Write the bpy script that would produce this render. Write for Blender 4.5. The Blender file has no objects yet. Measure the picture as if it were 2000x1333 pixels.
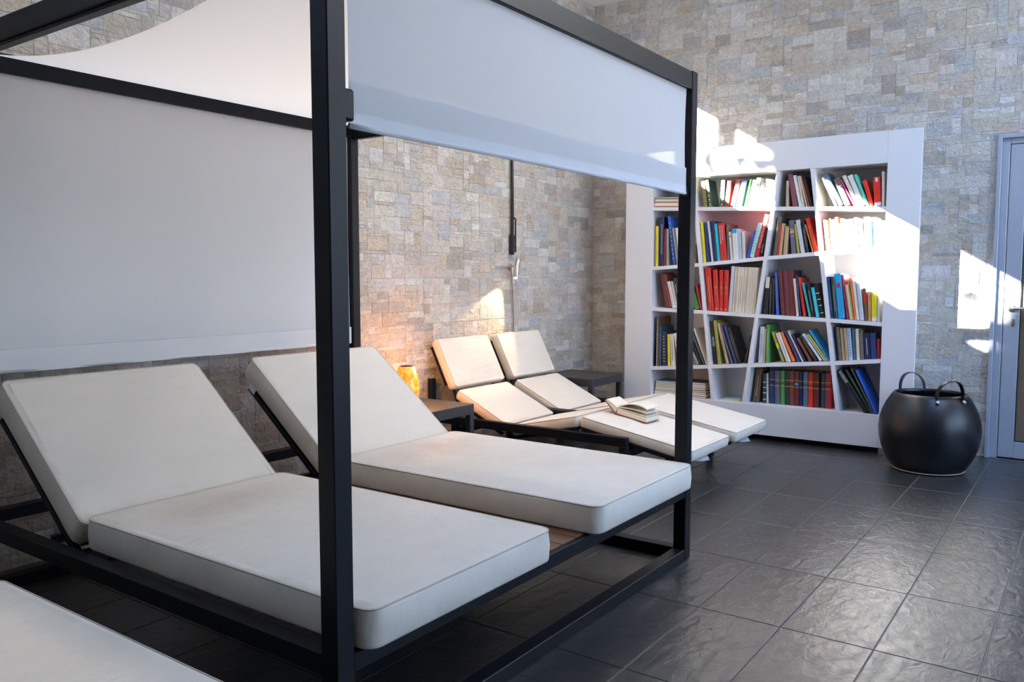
import bpy, bmesh, math, random
from mathutils import Vector, Matrix, noise as mnoise
random.seed(7)
S = bpy.context.scene
COL = S.collection

# ------------------------------------------------------------------ camera
F_PX, CX, CY, CAM_H = 1611.0, 1000.0, 666.5, 1.25
PITCH, AZ = math.radians(4.45), math.radians(35.5)
FW = Vector((math.cos(PITCH)*math.cos(AZ), math.cos(PITCH)*math.sin(AZ), -math.sin(PITCH)))
RT = Vector((math.sin(AZ), -math.cos(AZ), 0))
UP = RT.cross(FW)
cam_d = bpy.data.cameras.new('camera'); cam = bpy.data.objects.new('camera', cam_d); COL.objects.link(cam)
cam_d.sensor_width = 36; cam_d.lens = F_PX/2000*36; cam_d.clip_start = 0.05
M3 = Matrix((RT, UP, -FW)).transposed()
cam.matrix_world = Matrix.Translation((0, 0, CAM_H)) @ M3.to_4x4()
S.camera = cam

# ------------------------------------------------------------------ world, sun, daylight, exposure
S.view_settings.view_transform = 'Standard'; S.view_settings.look = 'None'
S.view_settings.gamma = 1; S.view_settings.use_curve_mapping = False
S.view_settings.exposure = 0.16
world = bpy.data.worlds.new('World'); S.world = world; world.use_nodes = True
bg = world.node_tree.nodes['Background']
bg.inputs[1].default_value = 6.3
_N, _L = world.node_tree.nodes, world.node_tree.links      # clear sky: paler at the horizon, deeper blue overhead
_tc = _N.new('ShaderNodeTexCoord'); _sx = _N.new('ShaderNodeSeparateXYZ'); _L.new(_tc.outputs['Generated'], _sx.inputs[0])
_cr = _N.new('ShaderNodeValToRGB'); _cr.color_ramp.elements[0].position = 0.0; _cr.color_ramp.elements[0].color = (0.66, 0.80, 1.0, 1)
_cr.color_ramp.elements[1].position = 0.75; _cr.color_ramp.elements[1].color = (0.16, 0.42, 0.95, 1)
_L.new(_sx.outputs['Z'], _cr.inputs[0]); _L.new(_cr.outputs[0], bg.inputs[0])
sun_d = bpy.data.lights.new('sun', 'SUN'); sun_d.energy = 90; sun_d.angle = math.radians(0.6); sun_d.color = (1, 0.95, 0.87)
sun = bpy.data.objects.new('sun', sun_d); COL.objects.link(sun)
SUN_DIR = Vector((1, -0.62, -0.385)).normalized()
sun.rotation_euler = SUN_DIR.to_track_quat('-Z', 'Y').to_euler(); sun.location = (-6, 8, 8)

XB, YL, YR, XF, ZC = 6.52, 3.75, -2.9, -3.2, 3.63      # back wall, left wall, right wall, front wall, ceiling

def portal(name, loc, direction, sx, sy):
    d = bpy.data.lights.new(name, 'AREA'); d.shape = 'RECTANGLE'; d.size = sx; d.size_y = sy
    d.cycles.is_portal = True
    o = bpy.data.objects.new(name, d); COL.objects.link(o); o.location = loc
    o.rotation_euler = Vector(direction).to_track_quat('-Z', 'Z').to_euler()
    return o
portal('daylight_portal_right', (4.2, YR, 1.7), (0, 1, 0), 4.0, 1.8)
portal('daylight_portal_roof', (4.3, -0.3, ZC+0.1), (0, 0, -1), 2.2, 2.0)
portal('daylight_portal_high', (1.55, YL+0.07, 2.4), (0, -1, 0), 7.1, 1.9)
for lx, ly, le in ((1.7, 2.5, 84), (2.9, 2.5, 84), (4.1, 2.7, 62), (5.3, 2.7, 62)):      # warm recessed ceiling downlights
    d = bpy.data.lights.new('downlight', 'SPOT'); d.energy = le; d.color = (1.0, 0.80, 0.57); d.spot_size = math.radians(110); d.spot_blend = 0.8; d.shadow_soft_size = 0.06
    o = bpy.data.objects.new('downlight', d); COL.objects.link(o); o.location = (lx, ly, ZC-0.02)

# ------------------------------------------------------------------ pixel helpers (2000 x 1333 frame)
def ray(x, y): return RT*((x-CX)/F_PX) - UP*((y-CY)/F_PX) + FW
def on_x(x, y, X):
    d = ray(x, y); return Vector((0, 0, CAM_H)) + d*(X/d.x)
def on_y(x, y, Y):
    d = ray(x, y); return Vector((0, 0, CAM_H)) + d*(Y/d.y)
def on_z(x, y, Z):
    d = ray(x, y); return Vector((0, 0, CAM_H)) + d*((Z-CAM_H)/d.z)
def proj(P):
    q = Vector(P)-Vector((0, 0, CAM_H)); w = q.dot(FW)
    if w < 0.05: return None
    return (CX+F_PX*q.dot(RT)/w, CY-F_PX*q.dot(UP)/w, w)

# ------------------------------------------------------------------ materials
def nodes_of(m): return m.node_tree.nodes, m.node_tree.links
def mat(name, col, rough=0.5, metal=0.0, var=0.0, vscale=8.0, bump=0.0, bscale=60.0, bdist=0.002, spec=0.5, stretch=None, emis=None, estr=0.0, coat=0.0, sheen=0.0, coord='Object'):
    m = bpy.data.materials.new(name); m.use_nodes = True
    N, L = nodes_of(m); P = N['Principled BSDF']
    c4 = (*col, 1)
    P.inputs['Base Color'].default_value = c4; P.inputs['Roughness'].default_value = rough
    P.inputs['Metallic'].default_value = metal; P.inputs['Specular IOR Level'].default_value = spec
    P.inputs['Coat Weight'].default_value = coat; P.inputs['Sheen Weight'].default_value = sheen
    if emis: P.inputs['Emission Color'].default_value = (*emis, 1); P.inputs['Emission Strength'].default_value = estr
    if var or bump:
        tc = N.new('ShaderNodeTexCoord'); mp = N.new('ShaderNodeMapping'); L.new(tc.outputs[coord], mp.inputs[0])
        if stretch: mp.inputs['Scale'].default_value = stretch
    if var:
        n = N.new('ShaderNodeTexNoise'); n.inputs['Scale'].default_value = vscale; n.inputs['Detail'].default_value = 6
        L.new(mp.outputs[0], n.inputs['Vector'])
        hs = N.new('ShaderNodeMix'); hs.data_type = 'RGBA'
        hs.inputs[6].default_value = (*[max(0, c*(1-var)) for c in col], 1); hs.inputs[7].default_value = (*[min(1, c*(1+var)) for c in col], 1)
        L.new(n.outputs['Fac'], hs.inputs[0]); L.new(hs.outputs[2], P.inputs['Base Color'])
    if bump:
        n2 = N.new('ShaderNodeTexNoise'); n2.inputs['Scale'].default_value = bscale; n2.inputs['Detail'].default_value = 5
        L.new(mp.outputs[0], n2.inputs['Vector'])
        b = N.new('ShaderNodeBump'); b.inputs['Strength'].default_value = bump; b.inputs['Distance'].default_value = bdist
        L.new(n2.outputs['Fac'], b.inputs['Height']); L.new(b.outputs[0], P.inputs['Normal'])
    return m

def stone_material():
    m = bpy.data.materials.new('stone'); m.use_nodes = True
    N, L = nodes_of(m); P = N['Principled BSDF']
    at = N.new('ShaderNodeAttribute'); at.attribute_name = 'Col'
    tc = N.new('ShaderNodeNewGeometry')
    n = N.new('ShaderNodeTexNoise'); n.inputs['Scale'].default_value = 26; n.inputs['Detail'].default_value = 8; n.inputs['Roughness'].default_value = 0.65; n.inputs['Distortion'].default_value = 1.2
    L.new(tc.outputs['Position'], n.inputs['Vector'])
    mx = N.new('ShaderNodeMix'); mx.data_type = 'RGBA'; mx.blend_type = 'MULTIPLY'; mx.inputs[0].default_value = 1
    cr = N.new('ShaderNodeValToRGB'); cr.color_ramp.elements[0].position = 0.3; cr.color_ramp.elements[1].position = 0.7
    cr.color_ramp.elements[0].color = (0.74, 0.72, 0.70, 1); cr.color_ramp.elements[1].color = (1.08, 1.07, 1.05, 1)
    L.new(n.outputs['Fac'], cr.inputs[0]); L.new(at.outputs['Color'], mx.inputs[6]); L.new(cr.outputs[0], mx.inputs[7])
    L.new(mx.outputs[2], P.inputs['Base Color'])
    P.inputs['Roughness'].default_value = 0.62; P.inputs['Specular IOR Level'].default_value = 0.35
    w = N.new('ShaderNodeTexNoise'); w.inputs['Scale'].default_value = 17; w.inputs['Detail'].default_value = 7; w.inputs['Distortion'].default_value = 2.5; w.inputs['Roughness'].default_value = 0.6
    L.new(tc.outputs['Position'], w.inputs['Vector'])
    b = N.new('ShaderNodeBump'); b.inputs['Strength'].default_value = 0.9; b.inputs['Distance'].default_value = 0.03
    L.new(w.outputs['Fac'], b.inputs['Height']); L.new(b.outputs[0], P.inputs['Normal'])
    return m

def tile_material():
    m = bpy.data.materials.new('slate_tile'); m.use_nodes = True
    N, L = nodes_of(m); P = N['Principled BSDF']
    g = N.new('ShaderNodeNewGeometry'); oi = N.new('ShaderNodeObjectInfo')
    n = N.new('ShaderNodeTexNoise'); n.inputs['Scale'].default_value = 9; n.inputs['Detail'].default_value = 8
    L.new(g.outputs['Position'], n.inputs['Vector'])
    mx = N.new('ShaderNodeMix'); mx.data_type = 'RGBA'
    mx.inputs[6].default_value = (0.020, 0.020, 0.021, 1); mx.inputs[7].default_value = (0.038, 0.038, 0.039, 1)
    ad = N.new('ShaderNodeMath'); ad.operation = 'MULTIPLY_ADD'; ad.inputs[1].default_value = 0.35; ad.use_clamp = True
    L.new(oi.outputs['Random'], ad.inputs[0]); L.new(n.outputs['Fac'], ad.inputs[2])
    L.new(ad.outputs[0], mx.inputs[0]); L.new(mx.outputs[2], P.inputs['Base Color'])
    P.inputs['Specular IOR Level'].default_value = 0.8
    r = N.new('ShaderNodeMapRange'); r.inputs[3].default_value = 0.24; r.inputs[4].default_value = 0.36
    L.new(n.outputs['Fac'], r.inputs[0]); L.new(r.outputs[0], P.inputs['Roughness'])
    off = N.new('ShaderNodeVectorMath'); off.operation = 'ADD'
    cb = N.new('ShaderNodeCombineXYZ'); mu = N.new('ShaderNodeMath'); mu.operation = 'MULTIPLY'; mu.inputs[1].default_value = 40
    L.new(oi.outputs['Random'], mu.inputs[0]); L.new(mu.outputs[0], cb.inputs[2])
    L.new(g.outputs['Position'], off.inputs[0]); L.new(cb.outputs[0], off.inputs[1])
    sc = N.new('ShaderNodeVectorMath'); sc.operation = 'MULTIPLY'; sc.inputs[1].default_value = (1.0, 1.7, 1.0)
    L.new(off.outputs[0], sc.inputs[0])
    w = N.new('ShaderNodeTexNoise'); w.inputs['Scale'].default_value = 13; w.inputs['Detail'].default_value = 10; w.inputs['Distortion'].default_value = 0.6; w.inputs['Roughness'].default_value = 0.55
    L.new(sc.outputs[0], w.inputs['Vector'])
    b = N.new('ShaderNodeBump'); b.inputs['Strength'].default_value = 0.45; b.inputs['Distance'].default_value = 0.010
    L.new(w.outputs['Fac'], b.inputs['Height']); L.new(b.outputs[0], P.inputs['Normal'])
    return m

def fabric_material(name, col, trans, clear, scale=900):
    m = bpy.data.materials.new(name); m.use_nodes = True
    N, L = nodes_of(m); P = N['Principled BSDF']; out = N['Material Output']
    P.inputs['Base Color'].default_value = (*col, 1); P.inputs['Roughness'].default_value = 0.55; P.inputs['Specular IOR Level'].default_value = 0.3
    t = N.new('ShaderNodeBsdfTranslucent'); t.inputs[0].default_value = (*col, 1)
    mx = N.new('ShaderNodeMixShader'); mx.inputs[0].default_value = trans
    L.new(P.outputs[0], mx.inputs[1]); L.new(t.outputs[0], mx.inputs[2])
    tr = N.new('ShaderNodeBsdfTransparent'); m2 = N.new('ShaderNodeMixShader'); m2.inputs[0].default_value = clear
    L.new(mx.outputs[0], m2.inputs[1]); L.new(tr.outputs[0], m2.inputs[2]); L.new(m2.outputs[0], out.inputs[0])
    tc = N.new('ShaderNodeTexCoord'); w = N.new('ShaderNodeTexWave'); w.inputs['Scale'].default_value = scale/10; w.bands_direction = 'Z'
    L.new(tc.outputs['Object'], w.inputs['Vector'])
    b = N.new('ShaderNodeBump'); b.inputs['Strength'].default_value = 0.08; b.inputs['Distance'].default_value = 0.001
    L.new(w.outputs['Fac'], b.inputs['Height']); L.new(b.outputs[0], P.inputs['Normal'])
    return m

def wood_material(name, c0, c1):
    m = bpy.data.materials.new(name); m.use_nodes = True
    N, L = nodes_of(m); P = N['Principled BSDF']
    tc = N.new('ShaderNodeTexCoord'); mp = N.new('ShaderNodeMapping'); mp.inputs['Scale'].default_value = (22, 1.6, 22)
    L.new(tc.outputs['Object'], mp.inputs[0])
    n = N.new('ShaderNodeTexNoise'); n.inputs['Scale'].default_value = 3; n.inputs['Detail'].default_value = 6; L.new(mp.outputs[0], n.inputs['Vector'])
    mx = N.new('ShaderNodeMix'); mx.data_type = 'RGBA'; mx.inputs[6].default_value = (*c0, 1); mx.inputs[7].default_value = (*c1, 1)
    L.new(n.outputs['Fac'], mx.inputs[0]); L.new(mx.outputs[2], P.inputs['Base Color']); P.inputs['Roughness'].default_value = 0.5
    return m

MT = {}
MT['stone'] = stone_material()
MT['tile'] = tile_material()
MT['grout'] = mat('tile_grout', (0.36, 0.31, 0.26), 0.85, var=0.15, bump=0.2)
MT['wallgrout'] = mat('wall_grout', (0.80, 0.78, 0.75), 0.85, var=0.1, bump=0.2)
MT['plaster'] = mat('plaster', (0.30, 0.285, 0.27), 0.8, var=0.04, bump=0.1, bscale=120)
MT['ceiling'] = mat('ceiling_paint', (0.80, 0.80, 0.79), 0.85, var=0.03)
MT['metal'] = mat('dark_powder_coat', (0.0045, 0.006, 0.010), 0.42, 0.0, var=0.15, vscale=40, bump=0.05, bscale=500, bdist=0.0005, spec=0.22)
MT['chrome'] = mat('brushed_steel', (0.55, 0.54, 0.53), 0.28, 1.0, var=0.05, vscale=50)
MT['alu'] = mat('grey_aluminium', (0.40, 0.44, 0.52), 0.42, 0.25, var=0.04, vscale=30)
MT['white'] = mat('white_lacquer', (0.80, 0.80, 0.82), 0.38, var=0.02, vscale=5, bump=0.02, bscale=300, bdist=0.0004)
MT['cushion'] = mat('off_white_cover', (0.74, 0.685, 0.60), 0.62, var=0.06, vscale=3.5, bump=0.38, bscale=8, bdist=0.013, spec=0.25, sheen=0.1, stretch=(1.0, 3.2, 1.0))
def stained_cover():
    m = MT['cushion'].copy(); m.name = 'off_white_cover_stained'; N, L = nodes_of(m); P = N['Principled BSDF']
    old = P.inputs['Base Color'].links[0].from_socket
    tc = N.new('ShaderNodeTexCoord'); mp = N.new('ShaderNodeMapping'); mp.inputs['Location'].default_value = (-0.40*2.6, -1.12*4.2, -0.10*3); mp.inputs['Scale'].default_value = (2.6, 4.2, 3)
    L.new(tc.outputs['Object'], mp.inputs[0]); g = N.new('ShaderNodeTexGradient'); g.gradient_type = 'SPHERICAL'; L.new(mp.outputs[0], g.inputs[0])
    n = N.new('ShaderNodeTexNoise'); n.inputs['Scale'].default_value = 7; n.inputs['Detail'].default_value = 5; L.new(tc.outputs['Object'], n.inputs['Vector'])
    mu = N.new('ShaderNodeMath'); mu.operation = 'MULTIPLY'; L.new(g.outputs['Fac'], mu.inputs[0]); L.new(n.outputs['Fac'], mu.inputs[1])
    mx = N.new('ShaderNodeMix'); mx.data_type = 'RGBA'; L.new(mu.outputs[0], mx.inputs[0]); L.new(old, mx.inputs[6]); mx.inputs[7].default_value = (0.46, 0.33, 0.28, 1)
    L.new(mx.outputs[2], P.inputs['Base Color']); return m
MT['cushionseat'] = stained_cover()
MT['piping'] = mat('cover_piping', (0.52, 0.45, 0.37), 0.65, var=0.05)
MT['shade'] = fabric_material('shade_fabric', (0.94, 0.94, 0.93), 0.30, 0.012)
MT['frontshade_dimmed'] = fabric_material('front_shade_fabric_dimmed', (0.76, 0.77, 0.79), 0.42, 0.012)  # same cloth as the back shade, with dimmer light put into its colour
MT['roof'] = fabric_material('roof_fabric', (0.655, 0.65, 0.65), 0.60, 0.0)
MT['hem'] = fabric_material('hem_fabric', (0.86, 0.86, 0.86), 0.16, 0.0)
MT['wood'] = wood_material('deck_wood', (0.10, 0.045, 0.022), (0.22, 0.105, 0.05))
MT['leather'] = mat('black_leather', (0.005, 0.0055, 0.008), 0.31, var=0.2, vscale=30, bump=0.35, bscale=70, bdist=0.002, stretch=(1, 1, 5), spec=0.5)
MT['stitch'] = mat('cream_stitch', (0.6, 0.52, 0.36), 0.7, var=0.1)
MT['pages'] = mat('page_paper', (0.80, 0.74, 0.60), 0.85, var=0.10, vscale=20, bump=0.3, bscale=30, stretch=(1, 40, 1))
MT['blackplastic'] = mat('black_plastic', (0.012, 0.012, 0.013), 0.35, var=0.1)
MT['whiteplastic'] = mat('white_plastic', (0.82, 0.82, 0.83), 0.35, var=0.02)
MT['tablegrey'] = mat('table_powder_coat', (0.030, 0.033, 0.038), 0.5, var=0.12, vscale=30)
MT['glassdoor'] = mat('dark_tinted_pane', (0.17, 0.12, 0.085), 0.45, var=0.35, vscale=2.0, spec=0.2)
MT['cord'] = mat('brown_cord', (0.22, 0.15, 0.10), 0.6, var=0.1)
MT['leaf'] = mat('leaf_green', (0.06, 0.12, 0.03), 0.6, var=0.4, vscale=2)
MT['bark'] = mat('bark', (0.12, 0.08, 0.05), 0.9, var=0.3, bump=0.5)

# ------------------------------------------------------------------ mesh helpers
class MB:
    def __init__(s): s.v = []; s.f = []
    def add(s, vs, fs):
        o = len(s.v); s.v += [tuple(v) for v in vs]; s.f += [tuple(i+o for i in f) for f in fs]; return s
    def box(s, x0, x1, y0, y1, z0, z1):
        return s.add([(x0,y0,z0),(x1,y0,z0),(x1,y1,z0),(x0,y1,z0),(x0,y0,z1),(x1,y0,z1),(x1,y1,z1),(x0,y1,z1)],
                     [(0,3,2,1),(4,5,6,7),(0,1,5,4),(1,2,6,5),(2,3,7,6),(3,0,4,7)])
    def cbox(s, x0, x1, y0, y1, z0, z1, c=0.003, M=None):
        c = min(c, (x1-x0)*0.45, (y1-y0)*0.45, (z1-z0)*0.45)
        V = []; idx = {}
        for i, X in enumerate((x0, x1)):
            for j, Y in enumerate((y0, y1)):
                for k, Z in enumerate((z0, z1)):
                    sx, sy, sz = (1-2*i)*c, (1-2*j)*c, (1-2*k)*c
                    idx[i,j,k] = len(V)
                    V += [(X, Y+sy, Z+sz), (X+sx, Y, Z+sz), (X+sx, Y+sy, Z)]
        Fc = []
        for i in (0,1):
            q = [idx[i,0,0], idx[i,1,0], idx[i,1,1], idx[i,0,1]]; Fc.append(q if i else q[::-1])
            q = [idx[0,i,0]+1, idx[0,i,1]+1, idx[1,i,1]+1, idx[1,i,0]+1]; Fc.append(q if i else q[::-1])
            q = [idx[0,0,i]+2, idx[1,0,i]+2, idx[1,1,i]+2, idx[0,1,i]+2]; Fc.append(q if i else q[::-1])
        for a in (0,1):
            for b in (0,1):
                Fc.append([idx[a,b,0], idx[a,b,1], idx[a,b,1]+1, idx[a,b,0]+1])
                Fc.append([idx[a,0,b], idx[a,1,b], idx[a,1,b]+2, idx[a,0,b]+2])
                Fc.append([idx[0,a,b]+1, idx[1,a,b]+1, idx[1,a,b]+2, idx[0,a,b]+2])
                for k in (0,1): pass
        for i in (0,1):
            for j in (0,1):
                for k in (0,1): b0 = idx[i,j,k]; Fc.append([b0, b0+1, b0+2])
        if M is not None: V = [tuple(M @ Vector(v)) for v in V]
        return s.add(V, Fc)
    def prism(s, quad_a, quad_b):      # two matching polygons
        n = len(quad_a)
        return s.add(list(quad_a)+list(quad_b), [tuple(range(n))[::-1], tuple(range(n, 2*n))] + [(i, (i+1) % n, n+(i+1) % n, n+i) for i in range(n)])
    def lathe(s, prof, n=48, cap0=True, cap1=True, c=(0,0,0)):
        V = [(c[0]+r*math.cos(2*math.pi*i/n), c[1]+r*math.sin(2*math.pi*i/n), c[2]+z) for r, z in prof for i in range(n)]
        Fc = [(k*n+i, k*n+(i+1) % n, (k+1)*n+(i+1) % n, (k+1)*n+i) for k in range(len(prof)-1) for i in range(n)]
        if cap0: Fc.append(tuple(range(n))[::-1])
        if cap1: Fc.append(tuple(range((len(prof)-1)*n, len(prof)*n)))
        return s.add(V, Fc)
    def tube(s, pts, r, n=8, closed=False):
        pts = [Vector(p) for p in pts]; m = len(pts); V = []
        for i, p in enumerate(pts):
            a = pts[(i-1) % m] if (closed or i > 0) else pts[0]; b = pts[(i+1) % m] if (closed or i < m-1) else pts[-1]
            t = (b-a).normalized(); ref = Vector((0,0,1)) if abs(t.z) < 0.9 else Vector((1,0,0))
            u = t.cross(ref).normalized(); w = t.cross(u)
            V += [tuple(p+u*r*math.cos(2*math.pi*k/n)+w*r*math.sin(2*math.pi*k/n)) for k in range(n)]
        Fc = [(i*n+k, i*n+(k+1) % n, ((i+1) % m)*n+(k+1) % n, ((i+1) % m)*n+k) for i in range(m if closed else m-1) for k in range(n)]
        if not closed: Fc += [tuple(range(n))[::-1], tuple(range((m-1)*n, m*n))]
        return s.add(V, Fc)
    def build(s, name, material, parent=None, smooth=False, fix=True, loc=None):
        me = bpy.data.meshes.new(name); me.from_pydata(s.v, [], s.f)
        if fix:
            bm = bmesh.new(); bm.from_mesh(me); bmesh.ops.recalc_face_normals(bm, faces=bm.faces); bm.to_mesh(me); bm.free()
        me.materials.append(material)
        if smooth: me.polygons.foreach_set('use_smooth', [True]*len(me.polygons))
        o = bpy.data.objects.new(name, me); COL.objects.link(o)
        if parent is not None: o.parent = parent
        if loc is not None: o.location = loc
        return o

def tag(o, label=None, cat=None, group=None, kind=None):
    if label: o['label'] = label
    if cat: o['category'] = cat
    if group: o['group'] = group
    if kind: o['kind'] = kind
    return o
def empty(name, loc=(0,0,0), rot=(0,0,0)):
    o = bpy.data.objects.new(name, None); COL.objects.link(o); o.location = loc; o.rotation_euler = rot; o.empty_display_size = 0.1; return o
def local(o): return (-o.location[0], -o.location[1], -o.location[2])
def shifted(mb, d): mb.v = [(x+d[0], y+d[1], z+d[2]) for x, y, z in mb.v]; return mb

# ------------------------------------------------------------------ room shell
# floor with separate slate tiles
fl = MB().box(XF, XB+0.2, YR, YL+0.2, -0.15, -0.004).build('floor', MT['grout']); tag(fl, 'dark slate tile floor with pale grout lines', kind='structure')
TX, TY, X0, Y0 = 0.6027, 0.3107, 2.8875, 0.2575
tile_me = None; n_t = 0; rest = MB()
for i in range(-11, 7):
    for j in range(-11, 13):
        x0 = X0+i*TX; y0 = Y0+j*TY; x1 = min(x0+TX, XB); y1 = min(y0+TY, YL)
        if x1 <= XF or y1 <= YR or x0 >= XB-0.02 or y0 >= YL-0.02: continue
        x0c, y0c = max(x0, XF), max(y0, YR)
        near = x0 > 0.2 and y0 > -0.75
        g = 0.0022
        if not near:
            rest.cbox(x0c+g, x1-g, y0c+g, y1-g, -0.008, 0, 0.0012); continue
        if abs(x1-x0-TX) < 1e-4 and abs(y1-y0-TY) < 1e-4:
            if tile_me is None:
                o = MB().cbox(g, TX-g, g, TY-g, -0.008, 0, 0.0012).build('floor_tile', MT['tile'], fl); tile_me = o.data
            else:
                o = bpy.data.objects.new('floor_tile', tile_me); COL.objects.link(o); o.parent = fl
            o.location = (x0, y0, 0)
        else:
            o = MB().cbox(g, x1-x0-g, g, y1-y0-g, -0.008, 0, 0.0012).build('floor_tile', MT['tile'], fl); o.location = (x0, y0, 0)
ro = rest.build('floor_tile_field', MT['tile'], fl); tag(ro, kind='stuff')

SKX, SKY = (3.2, 5.4), (-1.3, 0.7)       # roof light over the open floor, above the frame
_c = MB().box(XF-0.2, SKX[0], YR-0.2, YL+0.2, ZC, ZC+0.15).box(SKX[1], XB+0.2, YR-0.2, YL+0.2, ZC, ZC+0.15).box(SKX[0], SKX[1], YR-0.2, SKY[0], ZC, ZC+0.15).box(SKX[0], SKX[1], SKY[1], YL+0.2, ZC, ZC+0.15)
_c.box(SKX[0]-0.06, SKX[0], SKY[0], SKY[1], ZC+0.15, ZC+0.55).box(SKX[1], SKX[1]+0.06, SKY[0], SKY[1], ZC+0.15, ZC+0.55).box(SKX[0]-0.06, SKX[1]+0.06, SKY[0]-0.06, SKY[0], ZC+0.15, ZC+0.55).box(SKX[0]-0.06, SKX[1]+0.06, SKY[1], SKY[1]+0.06, ZC+0.15, ZC+0.55)
ceil = _c.build('ceiling', MT['ceiling']); tag(ceil, 'plain white ceiling above the stone walls', kind='structure')

# clerestory openings in the left wall, seen only as the sun they let in
OPEN = [(0.90, 2.85), (3.28, 4.40), (4.56, 5.05)]      # (the side window nearer the viewer is deeper: SIDE)
SIDE = (-2.0, -0.3, 2.85)
ZS, ZH = 2.685, 3.28
BW = 0.006     # grout surface lies this far behind stone faces
wl = MB(); ya, yb = YL+BW, YL+0.07
wl.box(SIDE[1], XB+0.2, ya, yb, 0, ZS); wl.box(SIDE[0], SIDE[1], ya, yb, 0, SIDE[2]); wl.box(XF-0.2, SIDE[0], ya, yb, 0, ZH); wl.box(XF-0.2, XB+0.2, ya, yb, ZH, ZC)
xs = SIDE[1]
for a, b in OPEN: wl.box(xs, a, ya, yb, ZS, ZH); xs = b
wl.box(xs, XB+0.2, ya, yb, ZS, ZH)
wall_left = wl.build('wall_left', MT['wallgrout']); tag(wall_left, 'stone-clad wall behind the daybed and loungers', kind='structure')
wall_back = MB().box(XB+BW, XB+0.22, 0.600, YL+0.02, 0, ZC).box(XB+BW, XB+0.22, YR-0.2, -0.488, 0, ZC).box(XB+BW, XB+0.22, -0.488, 0.600, 2.193, ZC).box(XB+0.06, XB+0.22, -0.488, 0.600, 0, 2.193).build('wall_back', MT['wallgrout']); tag(wall_back, 'stone-clad wall behind the white bookcase', kind='structure')
# window wall on the right and behind the camera
wr = MB(); wr.box(XF, XB+0.2, YR-0.2, YR, 0, 0.8); wr.box(XF, XB+0.2, YR-0.2, YR, 2.6, ZC); wr.box(XF, 2.2, YR-0.2, YR, 0.8, 2.6); wr.box(6.2, XB+0.2, YR-0.2, YR, 0.8, 2.6)
wall_right = wr.build('wall_right', MT['plaster']); tag(wall_right, 'plain wall with high windows on the right', kind='structure')
wf = MB(); wf.box(XF-0.2, XF, YR-0.2, YL+0.2, 0, 2.3); wf.box(XF-0.2, XF, YR-0.2, YL+0.2, 2.3, ZC)
wall_front = wf.build('wall_front', MT['plaster']); tag(wall_front, 'plain wall behind the viewer', kind='structure')

# stones: 62 x 31 cm panels, each a packing of small stones
PAL = [((0.50,0.455,0.40),26), ((0.55,0.52,0.475),26), ((0.475,0.455,0.43),20), ((0.60,0.575,0.54),14), ((0.63,0.62,0.60),6), ((0.46,0.475,0.49),10), ((0.37,0.34,0.305),5), ((0.43,0.365,0.295),6), ((0.51,0.435,0.36),8), ((0.34,0.335,0.33),2)]
PW = [p[1] for p in PAL]
def pack_panel(rng):
    W, H = 20, 14
    occ = [[False]*W for _ in range(H)]; out = []
    for y in range(H):
        for x in range(W):
            if occ[y][x]: continue
            mw = 0
            while x+mw < W and not occ[y][x+mw]: mw += 1
            w = min(mw, rng.choice((2,3,4,4,5,5,6,7))); 
            if mw-w == 1: w = mw if mw <= 7 else w-1
            h = rng.choice((1,1,2,2,3,3,3,4,4,5)); h = min(h, w+1); h = min(h, H-y)
            if H-y-h == 1 and rng.random() < 0.5 and h < 4: h += 1
            if w == 1: h = min(h, 2)
            for yy in range(y, y+h):
                for xx in range(x, x+w): occ[yy][xx] = True
            out.append((x, y, w, h))
    return out
rng = random.Random(21)
DESIGNS = [pack_panel(rng) for _ in range(14)]
PWID, PHEI, CELL, CELV = 0.62, 0.31, 0.031, 0.31/14
def stone_mesh(mb, cols, axis, u0, u1, v0, v1, d, col, rng):
    # outward chamfered slab; axis 'y' -> on left wall facing -y, axis 'x' -> on back wall facing -x
    c = 0.002; t = lambda: rng.uniform(-0.0012, 0.0012)
    front = [(u0+c, v0+c, d+t()), (u1-c, v0+c, d+t()), (u1-c, v1-c, d+t()), (u0+c, v1-c, d+t())]
    mid = [(u0, v0, d-0.0022), (u1, v0, d-0.0022), (u1, v1, d-0.0022), (u0, v1, d-0.0022)]
    back = [(u0, v0, -BW-0.004), (u1, v0, -BW-0.004), (u1, v1, -BW-0.004), (u0, v1, -BW-0.004)]
    P = front+mid+back
    if axis == 'y': V = [(u, YL-dd, v) for u, v, dd in P]
    else: V = [(XB-dd, u, v) for u, v, dd in P]
    Fs = [(0,1,2,3)]
    for i in range(4):
        j = (i+1) % 4; Fs += [(4+i, 4+j, j, i), (8+i, 8+j, 4+j, 4+i)]
    mb.add(V, Fs); cols += [col]*12
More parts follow.
